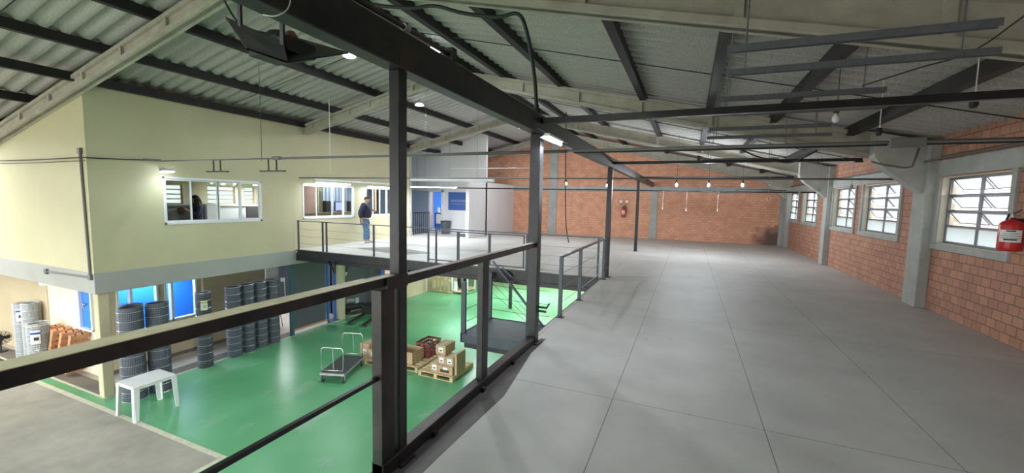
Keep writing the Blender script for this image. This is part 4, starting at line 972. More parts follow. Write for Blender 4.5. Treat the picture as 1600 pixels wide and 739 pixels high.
pallet('wooden_pallet', 'pale wooden pallet with stacked boxes on the green floor, nearest to the girder post', (-5.82, 9.32, Z0), R(90), group='pallets on the green floor', sx=1.1, sy=1.05)
pallet('wooden_pallet', 'wooden pallet carrying the maroon crate and an open box', (-6.90, 9.45, Z0), R(90), 'wood', sx=1.15, sy=0.90, group='pallets on the green floor')
pallet('wooden_pallet', 'wooden pallet with low flat boxes behind the platform trolley', (-7.75, 9.2, Z0), R(90), 'wood', sx=0.95, sy=0.75, group='pallets on the green floor')
# pallets leaning in the side bay
for i, (x, s) in enumerate(((-15.42, 'leftmost'), (-14.96, 'second from left'), (-14.50, 'third from left'), (-14.05, 'rightmost, by the blue door'))):
    t = pallet('leaning_pallet', 'reddish wooden pallet leaning on the cream wall, '+s, (x, 4.99, Z0+0.62), 0, 'wood_red', sx=1.12, sy=0.34, group='pallets leaning on the cream wall', nb=7)
    t.rotation_euler = (0, R(112), 0)
# upright pallet at the beige wall and rack beside it
t = pallet('upright_pallet', 'pale wooden pallet standing upright by the beige wall below the bridge', (-11.25, 17.35, Z0+0.65), 0, 'wood', sx=1.25, sy=1.25, nb=6)
t.rotation_euler = (R(90), 0, 0)
t = thing('equipment_rack', 'white pallet rack with a coiled dark hose and white can beside the upright pallet', 'rack', (-10.3, 17.9, Z0))
for x, y in ((-10.55, 17.35), (-10.55, 18.4), (-10.0, 17.9), (-10.0, 18.7)): MB().box(x-0.03, x+0.03, y-0.03, y+0.03, Z0, -1.7).build('rack_post', 'white_plastic', t)
MB().box(-10.58, -9.97, 17.32, 18.72, -1.72, -1.66).build('top_shelf', 'wood', t); MB().box(-10.58, -9.97, 17.32, 18.72, -2.82, -2.76).build('bottom_shelf', 'wood', t)
hs = MB()
for k in range(4): hs.tube([(-10.28, 17.9+0.32*math.cos(2*PI*i/20), -2.25+0.4*math.sin(2*PI*i/20)) if False else (-10.35+0.05*k, 17.85+0.3*math.cos(2*PI*i/20), -2.3+0.38*math.sin(2*PI*i/20)) for i in range(20)], 0.03, 6, closed=True)
hs.build('hose_coil', 'black_plastic', t)
MB().cyl((-10.45, 17.5, -2.76), 0.10, 0.45, 14).build('can', 'white_plastic', t)

# ---- boxes
def carton(x0, x1, y0, y1, z0, z1, label, lab=True, group='cartons stacked on the pallets', open_=False):
    t = thing('carton', label, 'box', ((x0+x1)/2, (y0+y1)/2, z0), group)
    if open_:
        MB().box(x0, x1, y0, y0+0.01, z0, z1).box(x0, x1, y1-0.01, y1, z0, z1).box(x0, x0+0.01, y0, y1, z0, z1).box(x1-0.01, x1, y0, y1, z0, z1).box(x0, x1, y0, y1, z0, z0+0.01).build('box_body', 'card', t)
    else: MB().box(x0, x1, y0, y1, z0, z1).build('box_body', 'card', t, bevel=0.006)
    if lab:
        cx = (x0+x1)/2; cz = (z0+z1)/2
        MB().box(cx-0.06, cx+0.07, y0-0.004, y0, cz-0.06, cz+0.07).build('shipping_label', 'paper', t)
        MB().box(cx-0.03, cx+0.04, y0-0.006, y0-0.003, cz-0.03, cz+0.0).build('print', 'ink', t)
        if not open_: MB().box(cx-0.03, cx+0.03, y0+0.01, y1-0.01, z1, z1+0.002).build('tape', mat('clear_tape', (0.62, 0.55, 0.42), 0.25) if 'tape' not in M else M['tape'], t)
    return t
M['tape'] = mat('clear_tape', (0.62, 0.55, 0.42), 0.25)
zp = Z0+0.136
carton(-6.02, -5.80, 8.86, 9.18, zp, zp+0.25, 'low brown carton at the left front corner of the box pallet')
carton(-5.79, -5.35, 8.85, 9.15, zp, zp+0.22, 'long brown carton with printed lettering in the front bottom row')
carton(-5.82, -5.59, 8.88, 9.2, zp+0.225, zp+0.47, 'brown carton in the middle layer, left', group=None)
carton(-5.58, -5.33, 8.87, 9.2, zp+0.225, zp+0.47, 'brown carton in the middle layer, right', group=None)
carton(-5.90, -5.60, 8.92, 9.4, zp+0.472, zp+0.72, 'brown taped carton on top of the box stack')
carton(-5.32, -5.25, 8.9, 9.35, zp, zp+0.56, 'thin upright flattened carton leaning at the right of the stack', False)
MB().box(-5.72, -5.45, 8.845, 8.849, zp+0.05, zp+0.12).build('box_lettering', 'ink', [o for o in bpy.data.objects if o.get('label', '').startswith('long brown carton')][0])
carton(-7.35, -6.68, 8.98, 9.5, zp, zp+0.33, 'open-topped wide brown carton on the crate pallet', False, open_=True)
for i, (x0, y0) in enumerate(((-8.1, 8.86), (-7.78, 8.84))):
    carton(x0, x0+0.30, y0, y0+0.55, zp, zp+0.24, 'flat brown carton on the pallet behind the trolley, %s' % ('left' if i == 0 else 'right'))
carton(-8.55, -8.22, 9.0, 9.4, Z0, Z0+0.45, 'brown carton standing on the floor behind the trolley, open flaps', True, group=None)
# maroon crate
t = thing('plastic_crate', 'maroon plastic crate on the middle pallet', 'crate', (-6.75, 9.85, zp))
cr = MB(); x0, x1, y0, y1, z0, z1 = -6.98, -6.55, 9.56, 10.15, zp, zp+0.42
cr.box(x0, x1, y0, y1, z0, z0+0.015)
for zz in (z0+0.05, z0+0.16, z0+0.27, z0+0.37):
    cr.box(x0, x1, y0, y0+0.012, zz, zz+0.05).box(x0, x1, y1-0.012, y1, zz, zz+0.05).box(x0, x0+0.012, y0, y1, zz, zz+0.05).box(x1-0.012, x1, y0, y1, zz, zz+0.05)
n = 6
for i in range(n+1):
    xx = x0+(x1-x0-0.02)*i/n; cr.box(xx, xx+0.02, y0-0.003, y0+0.015, z0, z1).box(xx, xx+0.02, y1-0.015, y1+0.003, z0, z1)
    yy = y0+(y1-y0-0.02)*i/n; cr.box(x0-0.003, x0+0.015, yy, yy+0.02, z0, z1).box(x1-0.015, x1+0.003, yy, yy+0.02, z0, z1)
cr.build('crate_body', 'crate', t)
MB().box(x0-0.02, x1+0.02, y0-0.02, y0+0.015, z1-0.03, z1).box(x0-0.02, x1+0.02, y1-0.015, y1+0.02, z1-0.03, z1).box(x0-0.02, x0+0.015, y0, y1, z1-0.03, z1).box(x1-0.015, x1+0.02, y0, y1, z1-0.03, z1).build('rim', 'crate', t)
MB().box(-6.80, -6.66, 10.13, 10.137, zp+0.30, zp+0.36).build('sticker', 'paper', t)

# ---- white plastic table
t = thing('plastic_table', 'white plastic garden table on the green floor in front of the mesh rolls', 'table', (-10.43, 4.78, Z0))
zt = Z0+0.72; tx0, tx1, ty0, ty1 = -10.76, -10.10, 4.40, 5.16
def rrect(x0, x1, y0, y1, r, n=5):
    P = []
    for cx, cy, a0 in ((x1-r, y1-r, 0), (x0+r, y1-r, PI/2), (x0+r, y0+r, PI), (x1-r, y0+r, 3*PI/2)):
        P += [(cx+r*math.cos(a0+PI/2*k/n), cy+r*math.sin(a0+PI/2*k/n)) for k in range(n+1)]
    return P
MB().prism(rrect(tx0, tx1, ty0, ty1, 0.07), zt-0.015, zt, 'z').build('tabletop', 'white_plastic', t, bevel=0.004)
MB().prism(rrect(tx0+0.015, tx1-0.015, ty0+0.015, ty1-0.015, 0.06), zt-0.075, zt-0.012, 'z').build('apron', 'white_plastic', t)
for sx in (0, 1):
    for sy in (0, 1):
        cx = (tx0+0.05, tx1-0.05)[sx]; cy = (ty0+0.05, ty1-0.05)[sy]; ox = (-0.03, 0.03)[sx]; oy = (-0.03, 0.03)[sy]
        lg = MB()
        dx = (1, -1)[sx]; dy = (1, -1)[sy]
        for (hx, hy) in ((0.05, 0.008), (0.008, 0.05)):
            ccx = cx+(0 if hx > hy else -dx*0.042); ccy = cy+(0 if hy > hx else -dy*0.042)
            top = [(ccx-hx, ccy-hy), (ccx+hx, ccy-hy), (ccx+hx, ccy+hy), (ccx-hx, ccy+hy)]
            bx, by = ccx+ox, ccy+oy; k = 0.6
            bot = [(bx-hx*k, by-hy), (bx+hx*k, by-hy), (bx+hx*k, by+hy), (bx-hx*k, by+hy)] if hx > hy else [(bx-hx, by-hy*k), (bx+hx, by-hy*k), (bx+hx, by+hy*k), (bx-hx, by+hy*k)]
            lg.add([(*p, zt-0.02) for p in top]+[(*p, Z0+0.012) for p in bot], [(0,1,2,3), (7,6,5,4), (0,4,5,1), (1,5,6,2), (2,6,7,3), (3,7,4,0)])
        lg.cyl((cx+ox-dx*0.02, cy+oy-dy*0.02, Z0), 0.04, 0.014, 12)
        lg.build('leg', 'white_plastic', t)

# ---- platform trolley
t = thing('platform_trolley', 'steel platform trolley with two upright handle frames on the green floor', 'trolley', (-8.2, 7.9, Z0))
A, B = Vector((-8.28, 7.32, 0)), Vector((-7.66, 7.52, 0)); D_ = Vector((-0.36, 1.0, 0)).normalized()*1.22
def TP(u, v, z): return A+(B-A)*u+D_*v+Vector((0, 0, Z0+z))
q = [TP(0, 0, 0), TP(1, 0, 0), TP(1, 1, 0), TP(0, 1, 0)]
def slab(z0, z1, e=0.0):
    mb = MB(); P = [TP(-e, -e, 0), TP(1+e, -e, 0), TP(1+e, 1+e, 0), TP(-e, 1+e, 0)]
    mb.add([(p.x, p.y, Z0+z0) for p in P]+[(p.x, p.y, Z0+z1) for p in P], [(0,1,2,3), (7,6,5,4), (0,4,5,1), (1,5,6,2), (2,6,7,3), (3,7,4,0)]); return mb
slab(0.20, 0.25).build('frame', 'galv', t); slab(0.25, 0.268, -0.03).build('deck_mat', 'rubber', t)
for v in (0.03, 0.97):
    hp = [TP(0.08, v, 0.24), TP(0.06, v, 0.80), TP(0.08, v, 0.87), TP(0.16, v, 0.90), TP(0.84, v, 0.90), TP(0.92, v, 0.87), TP(0.94, v, 0.80), TP(0.92, v, 0.24)]
    hd = MB().tube(hp, 0.013, 8).tube([TP(0.07, v, 0.32), TP(0.93, v, 0.32)], 0.012, 8)
    hd.build('handle_frame', 'chrome', t, smooth=True)
    MB().tube([TP(0.55, v, 0.3), TP(0.52, v, 0.9)], 0.008, 8).build('middle_rod', 'chrome', t)
for u, v in ((0.08, 0.06), (0.92, 0.06), (0.08, 0.94), (0.92, 0.94)):
    c = TP(u, v, 0.075); ax = (B-A).normalized()*0.02
    c1 = MB().tube([c-ax, c+ax], 0.075, 16).build('caster', 'rubber', t)
    MB().tube([c-ax*1.15, c+ax*1.15], 0.035, 12).build('hub', 'galv', c1)
    MB().obox(c+Vector((0, 0, 0.07))+ax*1.5, ax, D_, (0, 0, 1), 0.004, 0.03, 0.07).obox(c+Vector((0, 0, 0.07))-ax*1.5, ax, D_, (0, 0, 1), 0.004, 0.03, 0.07).build('fork', 'galv', c1)

# ---- pallet jack and floor machine
t = thing('pallet_jack', 'black hand pallet truck with two forks on the green floor by the machine bay', 'pallet truck', (-11.0, 11.9, Z0))
for a, b in (((-11.15, 11.2), (-11.5, 12.35)), ((-10.5, 11.25), (-10.95, 12.5))):
    av, bv = Vector((*a, Z0+0.07)), Vector((*b, Z0+0.09))
    MB().bar(av, bv, 0.15, 0.05).build('fork', 'black_plastic', t, bevel=0.01)
    MB().cyl((a[0]-0.06, a[1]+0.08, Z0+0.04), 0.04, 0.1, 12, axis='x').build('roller', 'rubber', t)
MB().bar((-11.65, 12.42, Z0+0.25), (-10.85, 12.62, Z0+0.25), 0.18, 0.35).build('pump_body', 'black_plastic', t, bevel=0.02)
MB().bar((-11.6, 12.55, Z0+0.46), (-10.8, 12.75, Z0+0.46), 0.3, 0.03).build('top_plate', 'black_plastic', t)
MB().tube([(-11.2, 12.6, Z0+0.4), (-11.15, 12.85, Z0+1.2)], 0.02, 8).build('tiller', 'black_plastic', t)
MB().tube([(-11.3, 12.85, Z0+1.2), (-11.3, 12.86, Z0+1.33), (-11.0, 12.86, Z0+1.33), (-11.0, 12.85, Z0+1.2), (-11.3, 12.85, Z0+1.2)], 0.015, 8).build('tiller_grip', 'black_plastic', t)
MB().cyl((-11.25, 12.62, Z0+0.09), 0.09, 0.14, 14, axis='x').build('steer_wheel', 'rubber', t)
t = thing('compressor', 'dark motor and pump unit on the floor right of the round cream column', 'machine', (-12.15, 12.4, Z0))
MB().tube([(-12.3, 12.15, Z0+0.28), (-11.95, 12.8, Z0+0.28)], [0.13, 0.13], 16).build('tank', 'black_plastic', t, smooth=False)
MB().tube([(-12.3, 12.25, Z0+0.52), (-12.15, 12.5, Z0+0.52)], 0.09, 14).box(-12.2, -12.05, 12.5, 12.65, Z0+0.4, Z0+0.62).build('motor', 'galv', t)
for x, y in ((-12.3, 12.2), (-12.0, 12.75), (-12.2, 12.15), (-11.92, 12.7)): MB().cyl((x, y, Z0), 0.025, 0.2, 8).build('foot', 'steel', t)
MB().cyl((-12.42, 12.45, Z0+0.1), 0.1, 0.05, 14, axis='x').build('wheel', 'rubber', t)

# ================================================================ UPPER FLOOR THINGS
def extinguisher(x, y, z, s, axis, label, fat=1.0):
    t = thing('fire_extinguisher', label, 'fire extinguisher', (x, y, z))
    b = MB().lathe((x, y, z), [(q_*s*(fat if q_ > 0.03 else 1), zq*s) for q_, zq in ((0.06, 0), (0.075, 0.01), (0.078, 0.04), (0.078, 0.36), (0.073, 0.385), (0.06, 0.41), (0.042, 0.43), (0.025, 0.445), (0.022, 0.48))], 20).build('cylinder', 'red', t, smooth=True)
    lab = MB(); 
    for k in range(6):
        a = math.atan2(-y+0, -x+0)+(k-3)*0.3; a2 = a+0.3
        lab.add([(x+0.0795*s*fat*math.cos(a), y+0.0795*s*fat*math.sin(a), z+0.13*s), (x+0.0795*s*fat*math.cos(a2), y+0.0795*s*fat*math.sin(a2), z+0.13*s), (x+0.0795*s*fat*math.cos(a2), y+0.0795*s*fat*math.sin(a2), z+0.30*s), (x+0.0795*s*fat*math.cos(a), y+0.0795*s*fat*math.sin(a), z+0.30*s)], [(0,1,2,3)])
    lab.build('label_sheet', 'paper', t)
    ink = MB()
    a0 = math.atan2(-y, -x)
    for r_, (wd, hh) in enumerate(((0.5, 0.02), (0.75, 0.006), (0.75, 0.006), (0.6, 0.006), (0.35, 0.018))):
        zz = z+(0.155+0.03*r_)*s
        for k in range(4):
            a = a0-wd+2*wd*k/4; a2 = a0-wd+2*wd*(k+1)/4
            ink.add([(x+0.081*s*fat*math.cos(q_), y+0.081*s*fat*math.sin(q_), zq) for q_, zq in ((a, zz), (a2, zz), (a2, zz+hh*s), (a, zz+hh*s))], [(0,1,2,3)])
    ink.build('label_print', 'ink', t)
    MB().cyl((x, y, z+0.47*s), 0.028*s, 0.05*s, 12).build('valve', 'galv', t)
    dx, dy = (0, -1) if axis == 'x' else (-1, 0)
    MB().bar((x, y, z+0.53*s), (x+dx*0.15*s, y+dy*0.15*s, z+0.58*s), 0.02*s, 0.01*s).bar((x, y, z+0.51*s), (x+dx*0.13*s, y+dy*0.13*s, z+0.50*s), 0.02*s, 0.01*s).build('lever', 'black_plastic', t)
    MB().tube([(x, y, z+0.49*s), (x-dx*0.08*s, y-dy*0.08*s, z+0.52*s), (x-dx*0.13*s, y-dy*0.13*s, z+0.42*s), (x-dx*0.11*s, y-dy*0.11*s, z+0.2*s)], 0.012*s, 8).build('hose', 'black_plastic', t, smooth=True)
    wb = MB()
    if axis == 'x': wb.box(x, x+0.1, y-0.03, y+0.03, z+0.38*s, z+0.46*s)
    else: wb.box(x-0.03, x+0.03, y, y+0.12, z+0.38*s, z+0.46*s)
    wb.build('wall_hook', 'steel', t)
    return t
extinguisher(3.84, 7.42, 1.26, 0.92, 'x', 'large red fire extinguisher with white label at the right edge beside the nearest window', 1.6)
extinguisher(-3.04, 21.46, 1.02, 1.2, 'y', 'small red fire extinguisher on the brick end wall behind the steel posts')
t = thing('extinguisher_sign', 'round red and white sign above the far fire extinguisher', 'sign', (-3.04, 21.58, 1.75))
MB().cyl((-3.20, 21.575, 1.82), 0.14, 0.012, 20, axis='y').cyl((-2.9, 21.575, 1.82), 0.14, 0.012, 20, axis='y').build('plate', 'tileroof', t)
MB().cyl((-3.20, 21.57, 1.82), 0.09, 0.01, 20, axis='y').cyl((-2.9, 21.57, 1.82), 0.09, 0.01, 20, axis='y').build('plate_centre', 'paper', t)
# alcove things
t = thing('safety_gate', 'black barred metal gate at the stair opening beside the alcove', 'gate', (-11.88, 16.7, 0))
gm = MB().box(-11.9, -11.86, 16.02, 17.3, 1.05, 1.09).box(-11.9, -11.86, 16.02, 17.3, 0.06, 0.10)
for k in range(9):
    y = 16.02+k*0.155; gm.box(-11.89, -11.87, y, y+0.025, 0.0 if k in (0, 8) else 0.08, 1.08)
gm.build('bars', 'steel', t)
t = thing('side_table', 'black-framed small table in the blue doorway with papers on top', 'table', (-11.95, 18.4, 0))
for x in (-12.22, -11.70):
    for y in (18.35, 18.75): MB().box(x-0.02, x+0.02, y-0.02, y+0.02, 0, 0.98).build('leg', 'steel', t)
MB().box(-12.25, -11.67, 18.32, 18.78, 0.98, 1.02).build('tabletop', 'steel', t)
MB().box(-12.2, -11.72, 18.38, 18.42, 0.45, 0.95).build('white_panel', 'white_wall', t); MB().box(-12.2, -11.72, 18.36, 18.41, 0.12, 0.45).build('blue_panel', 'signblue', t)
o = MB().box(-12.1, -11.85, 18.4, 18.6, 1.02, 1.07).box(-12.15, -12.05, 18.45, 18.55, 1.07, 1.3).build('paper_pile', 'paper'); tag(o, 'pile of white papers on the small table in the blue doorway', 'papers')
t = thing('notice_board', 'blue notice board with faint white lettering on the alcove wall', 'board', (-10.7, 18.05, 1.65))
MB().box(-11.26, -10.14, 18.07, 18.095, 1.2, 2.1).build('panel', 'signblue', t)
lb = MB()
for i in range(9): lb.box(-11.1+i*0.1, -11.04+i*0.1, 18.064, 18.07, 1.62, 1.72)
for i in range(14): lb.box(-11.1+i*0.062, -11.06+i*0.062, 18.064, 18.07, 1.50, 1.53)
lb.build('lettering', mat('faint_print', (0.25, 0.32, 0.5), 0.6), t)
t = thing('waste_bin', 'dark grey cylindrical waste bin standing in the alcove', 'bin', (-11.27, 17.85, 0))
MB().lathe((-11.27, 17.85, 0), [(0.2, 0), (0.25, 0.62), (0.23, 0.62), (0.19, 0.02)], 20).build('bin_body', 'bin', t)
MB().lathe((-11.27, 17.85, 0.6), [(0.245, 0), (0.27, 0.03), (0.27, 0.05), (0.22, 0.05)], 20).build('rim', 'black_plastic', t)
t = thing('floor_box', 'flat dark box on the alcove floor by the partition end', 'box', (-9.6, 17.0, 0))
MB().box(-9.95, -9.4, 16.9, 17.25, 0, 0.1).build('box_body', 'bin', t, bevel=0.01)
# office furniture behind windows
t = thing('office_counter', 'grey counter panel under the louvred windows in the first office', 'counter', (-13.5, 7, 0))
MB().box(-13.6, -13.5, 4.8, 9.72, 0, 1.38).build('front_panel', 'grey_counter', t); MB().box(-13.8, -13.45, 4.8, 9.72, 1.38, 1.41).build('worktop', 'grey_counter', t)
t = thing('refrigerator', 'small white refrigerator in the office behind the woman', 'refrigerator', (-13.2, 8.05, 0))
MB().box(-13.4, -12.95, 7.56, 7.86, 0.0, 1.46).build('body', 'white_wall', t, bevel=0.02)
MB().box(-12.95, -12.91, 7.57, 7.85, 0.05, 1.44).build('door_panel', 'white_wall', t, bevel=0.01)
t = thing('television', 'black screen standing in the first office, right pane of the window', 'television', (-13.2, 9.2, 0.9))
MB().box(-13.25, -13.2, 8.95, 9.6, 0.86, 1.38).build('screen_panel', 'black_plastic', t, bevel=0.01)
MB().box(-13.35, -13.1, 9.15, 9.4, 0, 0.86).build('stand', 'grey_counter', t)
t = thing('brown_door', 'brown wooden inner door seen through the second office window', 'door', (-13.4, 11.4, 0))
MB().box(-13.5, -13.45, 11.2, 11.95, 0, 2.15).build('leaf', 'wood_door', t); MB().box(-13.5, -13.42, 11.15, 11.2, 0, 2.2).box(-13.5, -13.42, 11.95, 12.0, 0, 2.2).build('frame', 'yellow', t)
MB().box(-13.45, -13.40, 11.85, 11.88, 1.0, 1.05).build('handle', 'galv', t)
t = thing('reception_desk', 'pale desk running behind the second office windows', 'desk', (-12.6, 12, 0))
MB().box(-12.75, -12.7, 9.95, 14.5, 0, 1.12).build('front_panel', 'yellow', t); MB().box(-12.95, -12.6, 9.95, 14.5, 1.12, 1.15).build('worktop', 'card_dark', t)
t = thing('monitor', 'lit bluish computer monitor on the desk behind the office window', 'monitor', (-12.8, 12.0, 1.15))
MB().box(-12.85, -12.80, 12.22, 12.66, 1.18, 1.56).build('casing', 'black_plastic', t); MB().box(-12.80, -12.795, 12.25, 12.63, 1.21, 1.53).build('screen', 'screen', t)
MB().box(-12.88, -12.75, 12.38, 12.5, 1.15, 1.19).build('foot', 'black_plastic', t)
for y, s in ((11.75, 'left'), (12.95, 'right')):
    o = MB().box(-12.95, -12.75, y, y+0.22, 1.15, 1.58).build('office_box', 'black_plastic', bevel=0.01); tag(o, 'dark speaker-like box on the office desk, %s of the lit monitor' % s, 'box')
o = MB()
for k in range(10): o.box(-13.4, -13.37, 12.15+k*0.17, 12.27+k*0.17, 0.2, 2.2)
for k in range(7): o.box(-13.4, -13.37, 13.95+k*0.17, 14.08+k*0.17, 0.2, 2.2)
o = o.build('vertical_blind', 'bluegrey_wall'); tag(o, 'pale blue vertical blind inside the second office', 'blind')

# ================================================================ PEOPLE
def skinmesh(name, V, E, m, parent, sub=2, root=0):
    off = worldloc(parent) if parent is not None else Vector((0, 0, 0))
    me = bpy.data.meshes.new(name); me.from_pydata([tuple(Vector(v[:3])) for v in V], E, []); me.update()
    o = bpy.data.objects.new(name, me); COL.objects.link(o)
    if parent is not None: o.parent = parent
    sm = o.modifiers.new('skin', 'SKIN'); sm.use_smooth_shade = True
    sk = me.skin_vertices[0].data
    for i, v in enumerate(V):
        r_ = v[3]; sk[i].radius = (r_, r_) if not isinstance(r_, tuple) else r_
        sk[i].use_root = (i == root)
    ss = o.modifiers.new('sub', 'SUBSURF'); ss.levels = sub; ss.render_levels = sub
    me.materials.append(M[m]); return o
def hand(V, E, wrist_i, w, d, side, fwd, s=1.0, curl=0.5):
    """palm + four fingers + thumb appended to a skeleton; d = pointing direction, side = thumb side"""
    w = Vector(w); d = Vector(d).normalized(); side = Vector(side).normalized(); nrm = d.cross(side).normalized()
    p = w+d*0.045*s; V.append((*p, 0.026*s)); pi = len(V)-1; E.append((wrist_i, pi))
    for k, ln in enumerate((0.062, 0.072, 0.068, 0.054)):
        b = p+d*0.035*s+side*(0.03-0.02*k)*s; V.append((*b, 0.0095*s)); bi = len(V)-1; E.append((pi, bi))
        m1 = b+(d*math.cos(curl*0.6)+nrm*math.sin(curl*0.6))*ln*0.5*s; V.append((*m1, 0.0085*s)); E.append((bi, bi+1))
        m2 = m1+(d*math.cos(curl*1.6)+nrm*math.sin(curl*1.6))*ln*0.5*s; V.append((*m2, 0.007*s)); E.append((bi+1, bi+2))
    th = w+d*0.03*s+side*0.028*s; V.append((*th, 0.012*s)); ti = len(V)-1; E.append((wrist_i, ti))
    th2 = th+(d*0.7+side*0.6).normalized()*0.05*s; V.append((*th2, 0.009*s)); E.append((ti, ti+1))

def head(t, c, fwd, s, hair='short', tilt=0.25):
    """face with brow, nose, mouth, chin, ears and hair; c = centre of skull; local coordinates of t"""
    f = Vector(fwd).normalized(); f = (f*math.cos(tilt)-Vector((0, 0, 1))*math.sin(tilt)).normalized()
    sd = Vector((0, 0, 1)).cross(f).normalized(); up = f.cross(sd).normalized(); c = Vector(c)
    mb = MB(); nu, nv = 28, 20
    for i in range(nv+1):
        ph = PI*i/nv
        for k in range(nu):
            th = 2*PI*k/nu
            x = math.sin(ph)*math.cos(th); y = math.sin(ph)*math.sin(th); z = math.cos(ph)   # x fwd, y side, z up
            X, Y, Z = x*0.098, y*0.076, z*0.118
            if z < 0: X *= (1-0.18*(-z)**1.5); Y *= (1-0.28*(-z)**1.5); 
            if z < -0.2 and x > 0: X += 0.012*(-z)
            # face relief
            g = lambda yy, zz, sy, sz: math.exp(-((y-yy)/sy)**2-((z-zz)/sz)**2) if x > 0 else 0
            X += 0.026*g(0, -0.18, 0.16, 0.17)+0.010*g(0, 0.0, 0.10, 0.2)+0.007*g(0, 0.18, 0.5, 0.08)-0.010*g(0.34, 0.04, 0.16, 0.09)-0.010*g(-0.34, 0.04, 0.16, 0.09)
            X += 0.007*g(0, -0.47, 0.22, 0.05)+0.006*g(0, -0.57, 0.2, 0.05)-0.004*g(0, -0.52, 0.25, 0.025)+0.010*g(0, -0.82, 0.25, 0.12)
            mb.v.append(c+(f*X+sd*Y+up*Z)*s)
    for i in range(nv):
        for k in range(nu):
            k2 = (k+1) % nu; mb.f.append((i*nu+k, i*nu+k2, (i+1)*nu+k2, (i+1)*nu+k))
    off = worldloc(t); mb.v = [v+off for v in mb.v]
    for sg in (-1, 1):   # ears
        e = c+(sd*sg*0.075-f*0.008-up*0.005)*s+off
        mb.tube([e+up*0.028*s, e+(up*0.02-f*0.014+sd*sg*0.006)*s, e+(-up*0.012-f*0.010+sd*sg*0.006)*s, e-up*0.028*s], [0.008*s, 0.012*s, 0.011*s, 0.006*s], 8)
    mb.build('head', 'skin', t, smooth=True)
    eyes = MB()
    for sg in (-1, 1):
        p = c+(f*0.083+sd*sg*0.027+up*0.004)*s+off; eyes.obox(p, f, sd, up, 0.003*s, 0.011*s, 0.004*s)
        q = c+(f*0.092+sd*sg*0.028+up*0.024)*s+off; eyes.obox(q, f, sd, up, 0.003*s, 0.015*s, 0.003*s)
    eyes.build('eyes', 'hair', t)
    p = c+(f*0.094-up*0.061)*s+off; MB().obox(p, f, sd, up, 0.004*s, 0.02*s, 0.004*s).build('lips', mat('lips', (0.36, 0.13, 0.11), 0.5), t)
    hb = MB(); n1, n2 = 24, 12; lim = 0.60 if hair == 'short' else 0.75
    for i in range(n2+1):
        for k in range(n1):
            th = 2*PI*k/n1; back = 0.5-0.5*math.cos(th)
            ph = (PI*(0.30+0.36*back) if hair == 'short' else PI*(0.33+0.45*back))*i/n2
            x = math.sin(ph)*math.cos(th); y = math.sin(ph)*math.sin(th); z = math.cos(ph); kk = 1.05 if hair == 'short' else 1.14
            hb.v.append(c+(f*(x*0.098*kk-0.004)+sd*y*0.078*kk+up*(z*0.118*kk+0.002))*s+off)
    for i in range(n2):
        for k in range(n1):
            k2 = (k+1) % n1; hb.f.append((i*n1+k, i*n1+k2, (i+1)*n1+k2, (i+1)*n1+k))
    if hair == 'long':
        for k in range(9):
            a = PI*(0.42+1.16*k/8); b = c+(f*math.cos(a)*0.095+sd*math.sin(a)*0.08+up*0.02)*s+off
            d2 = b-up*0.16*s+(f*math.cos(a)*0.025+sd*math.sin(a)*0.04)*s; e = d2-Vector((0, 0, 0.20))*s+(f*math.cos(a)*0.01+sd*math.sin(a)*0.02)*s
            hb.tube([b, d2, e], [0.03*s, 0.045*s, 0.018*s], 8)
    hb.build('hair', 'hair', t, smooth=True)

# man standing against the wall, seen from his right side, looking down
PM = (-11.42, 12.36, 0.0)
man = thing('person', 'man in a dark navy jacket and blue jeans standing on the bridge floor, head bowed', 'person', PM)
F = Vector((0.80, 0.60, 0)).normalized()      # facing
Rr = Vector((F.y, -F.x, 0))                   # his right
U = Vector((0, 0, 1)); S = 1.0
def q3(f, r, u): return F*f+Rr*r+U*u
# continuous body (skin): legs, torso, neck, arms, hands
V = []; E = []
def av(f, r, u, rad): V.append((*q3(f, r, u), rad)); return len(V)-1
pel = av(0, 0, 0.95, 0.13); wa = av(-0.01, 0, 1.10, 0.135); ch = av(-0.02, 0, 1.32, 0.15); nk = av(0.0, 0, 1.50, 0.06); nk2 = av(0.03, 0, 1.585, 0.052)
E += [(pel, wa), (wa, ch), (ch, nk), (nk, nk2)]
for sg, ff in ((1, 0.02), (-1, 0.10)):
    hp = av(0, 0.10*sg, 0.90, 0.10); kn = av(0.03+ff*0.4, 0.11*sg, 0.50, 0.062); an = av(-0.02+ff, 0.11*sg, 0.09, 0.042); to = av(0.12+ff, 0.12*sg, 0.045, 0.035)
    E += [(pel, hp), (hp, kn), (kn, an), (an, to)]
sr = av(-0.02, 0.20, 1.42, 0.065); el = av(-0.13, 0.27, 1.15, 0.045); wr_ = av(-0.10, 0.24, 0.92, 0.028); E += [(ch, sr), (sr, el), (el, wr_)]
hand(V, E, wr_, q3(-0.10, 0.24, 0.92), q3(0.25, 0.0, -1), q3(1, 0, 0.2), F, 1.05, 0.6)
sl = av(-0.02, -0.20, 1.42, 0.065); el2 = av(0.02, -0.27, 1.16, 0.045); wl = av(0.24, -0.14, 1.24, 0.028); E += [(ch, sl), (sl, el2), (el2, wl)]
hand(V, E, wl, q3(0.24, -0.14, 1.24), q3(0.8, 0.5, 0.1), q3(0, 0, 1), F, 1.05, 0.7)
skinmesh('body', V, E, 'skin', man)
head(man, q3(0.075, 0, 1.665), F, 1.06, 'short', 0.42)
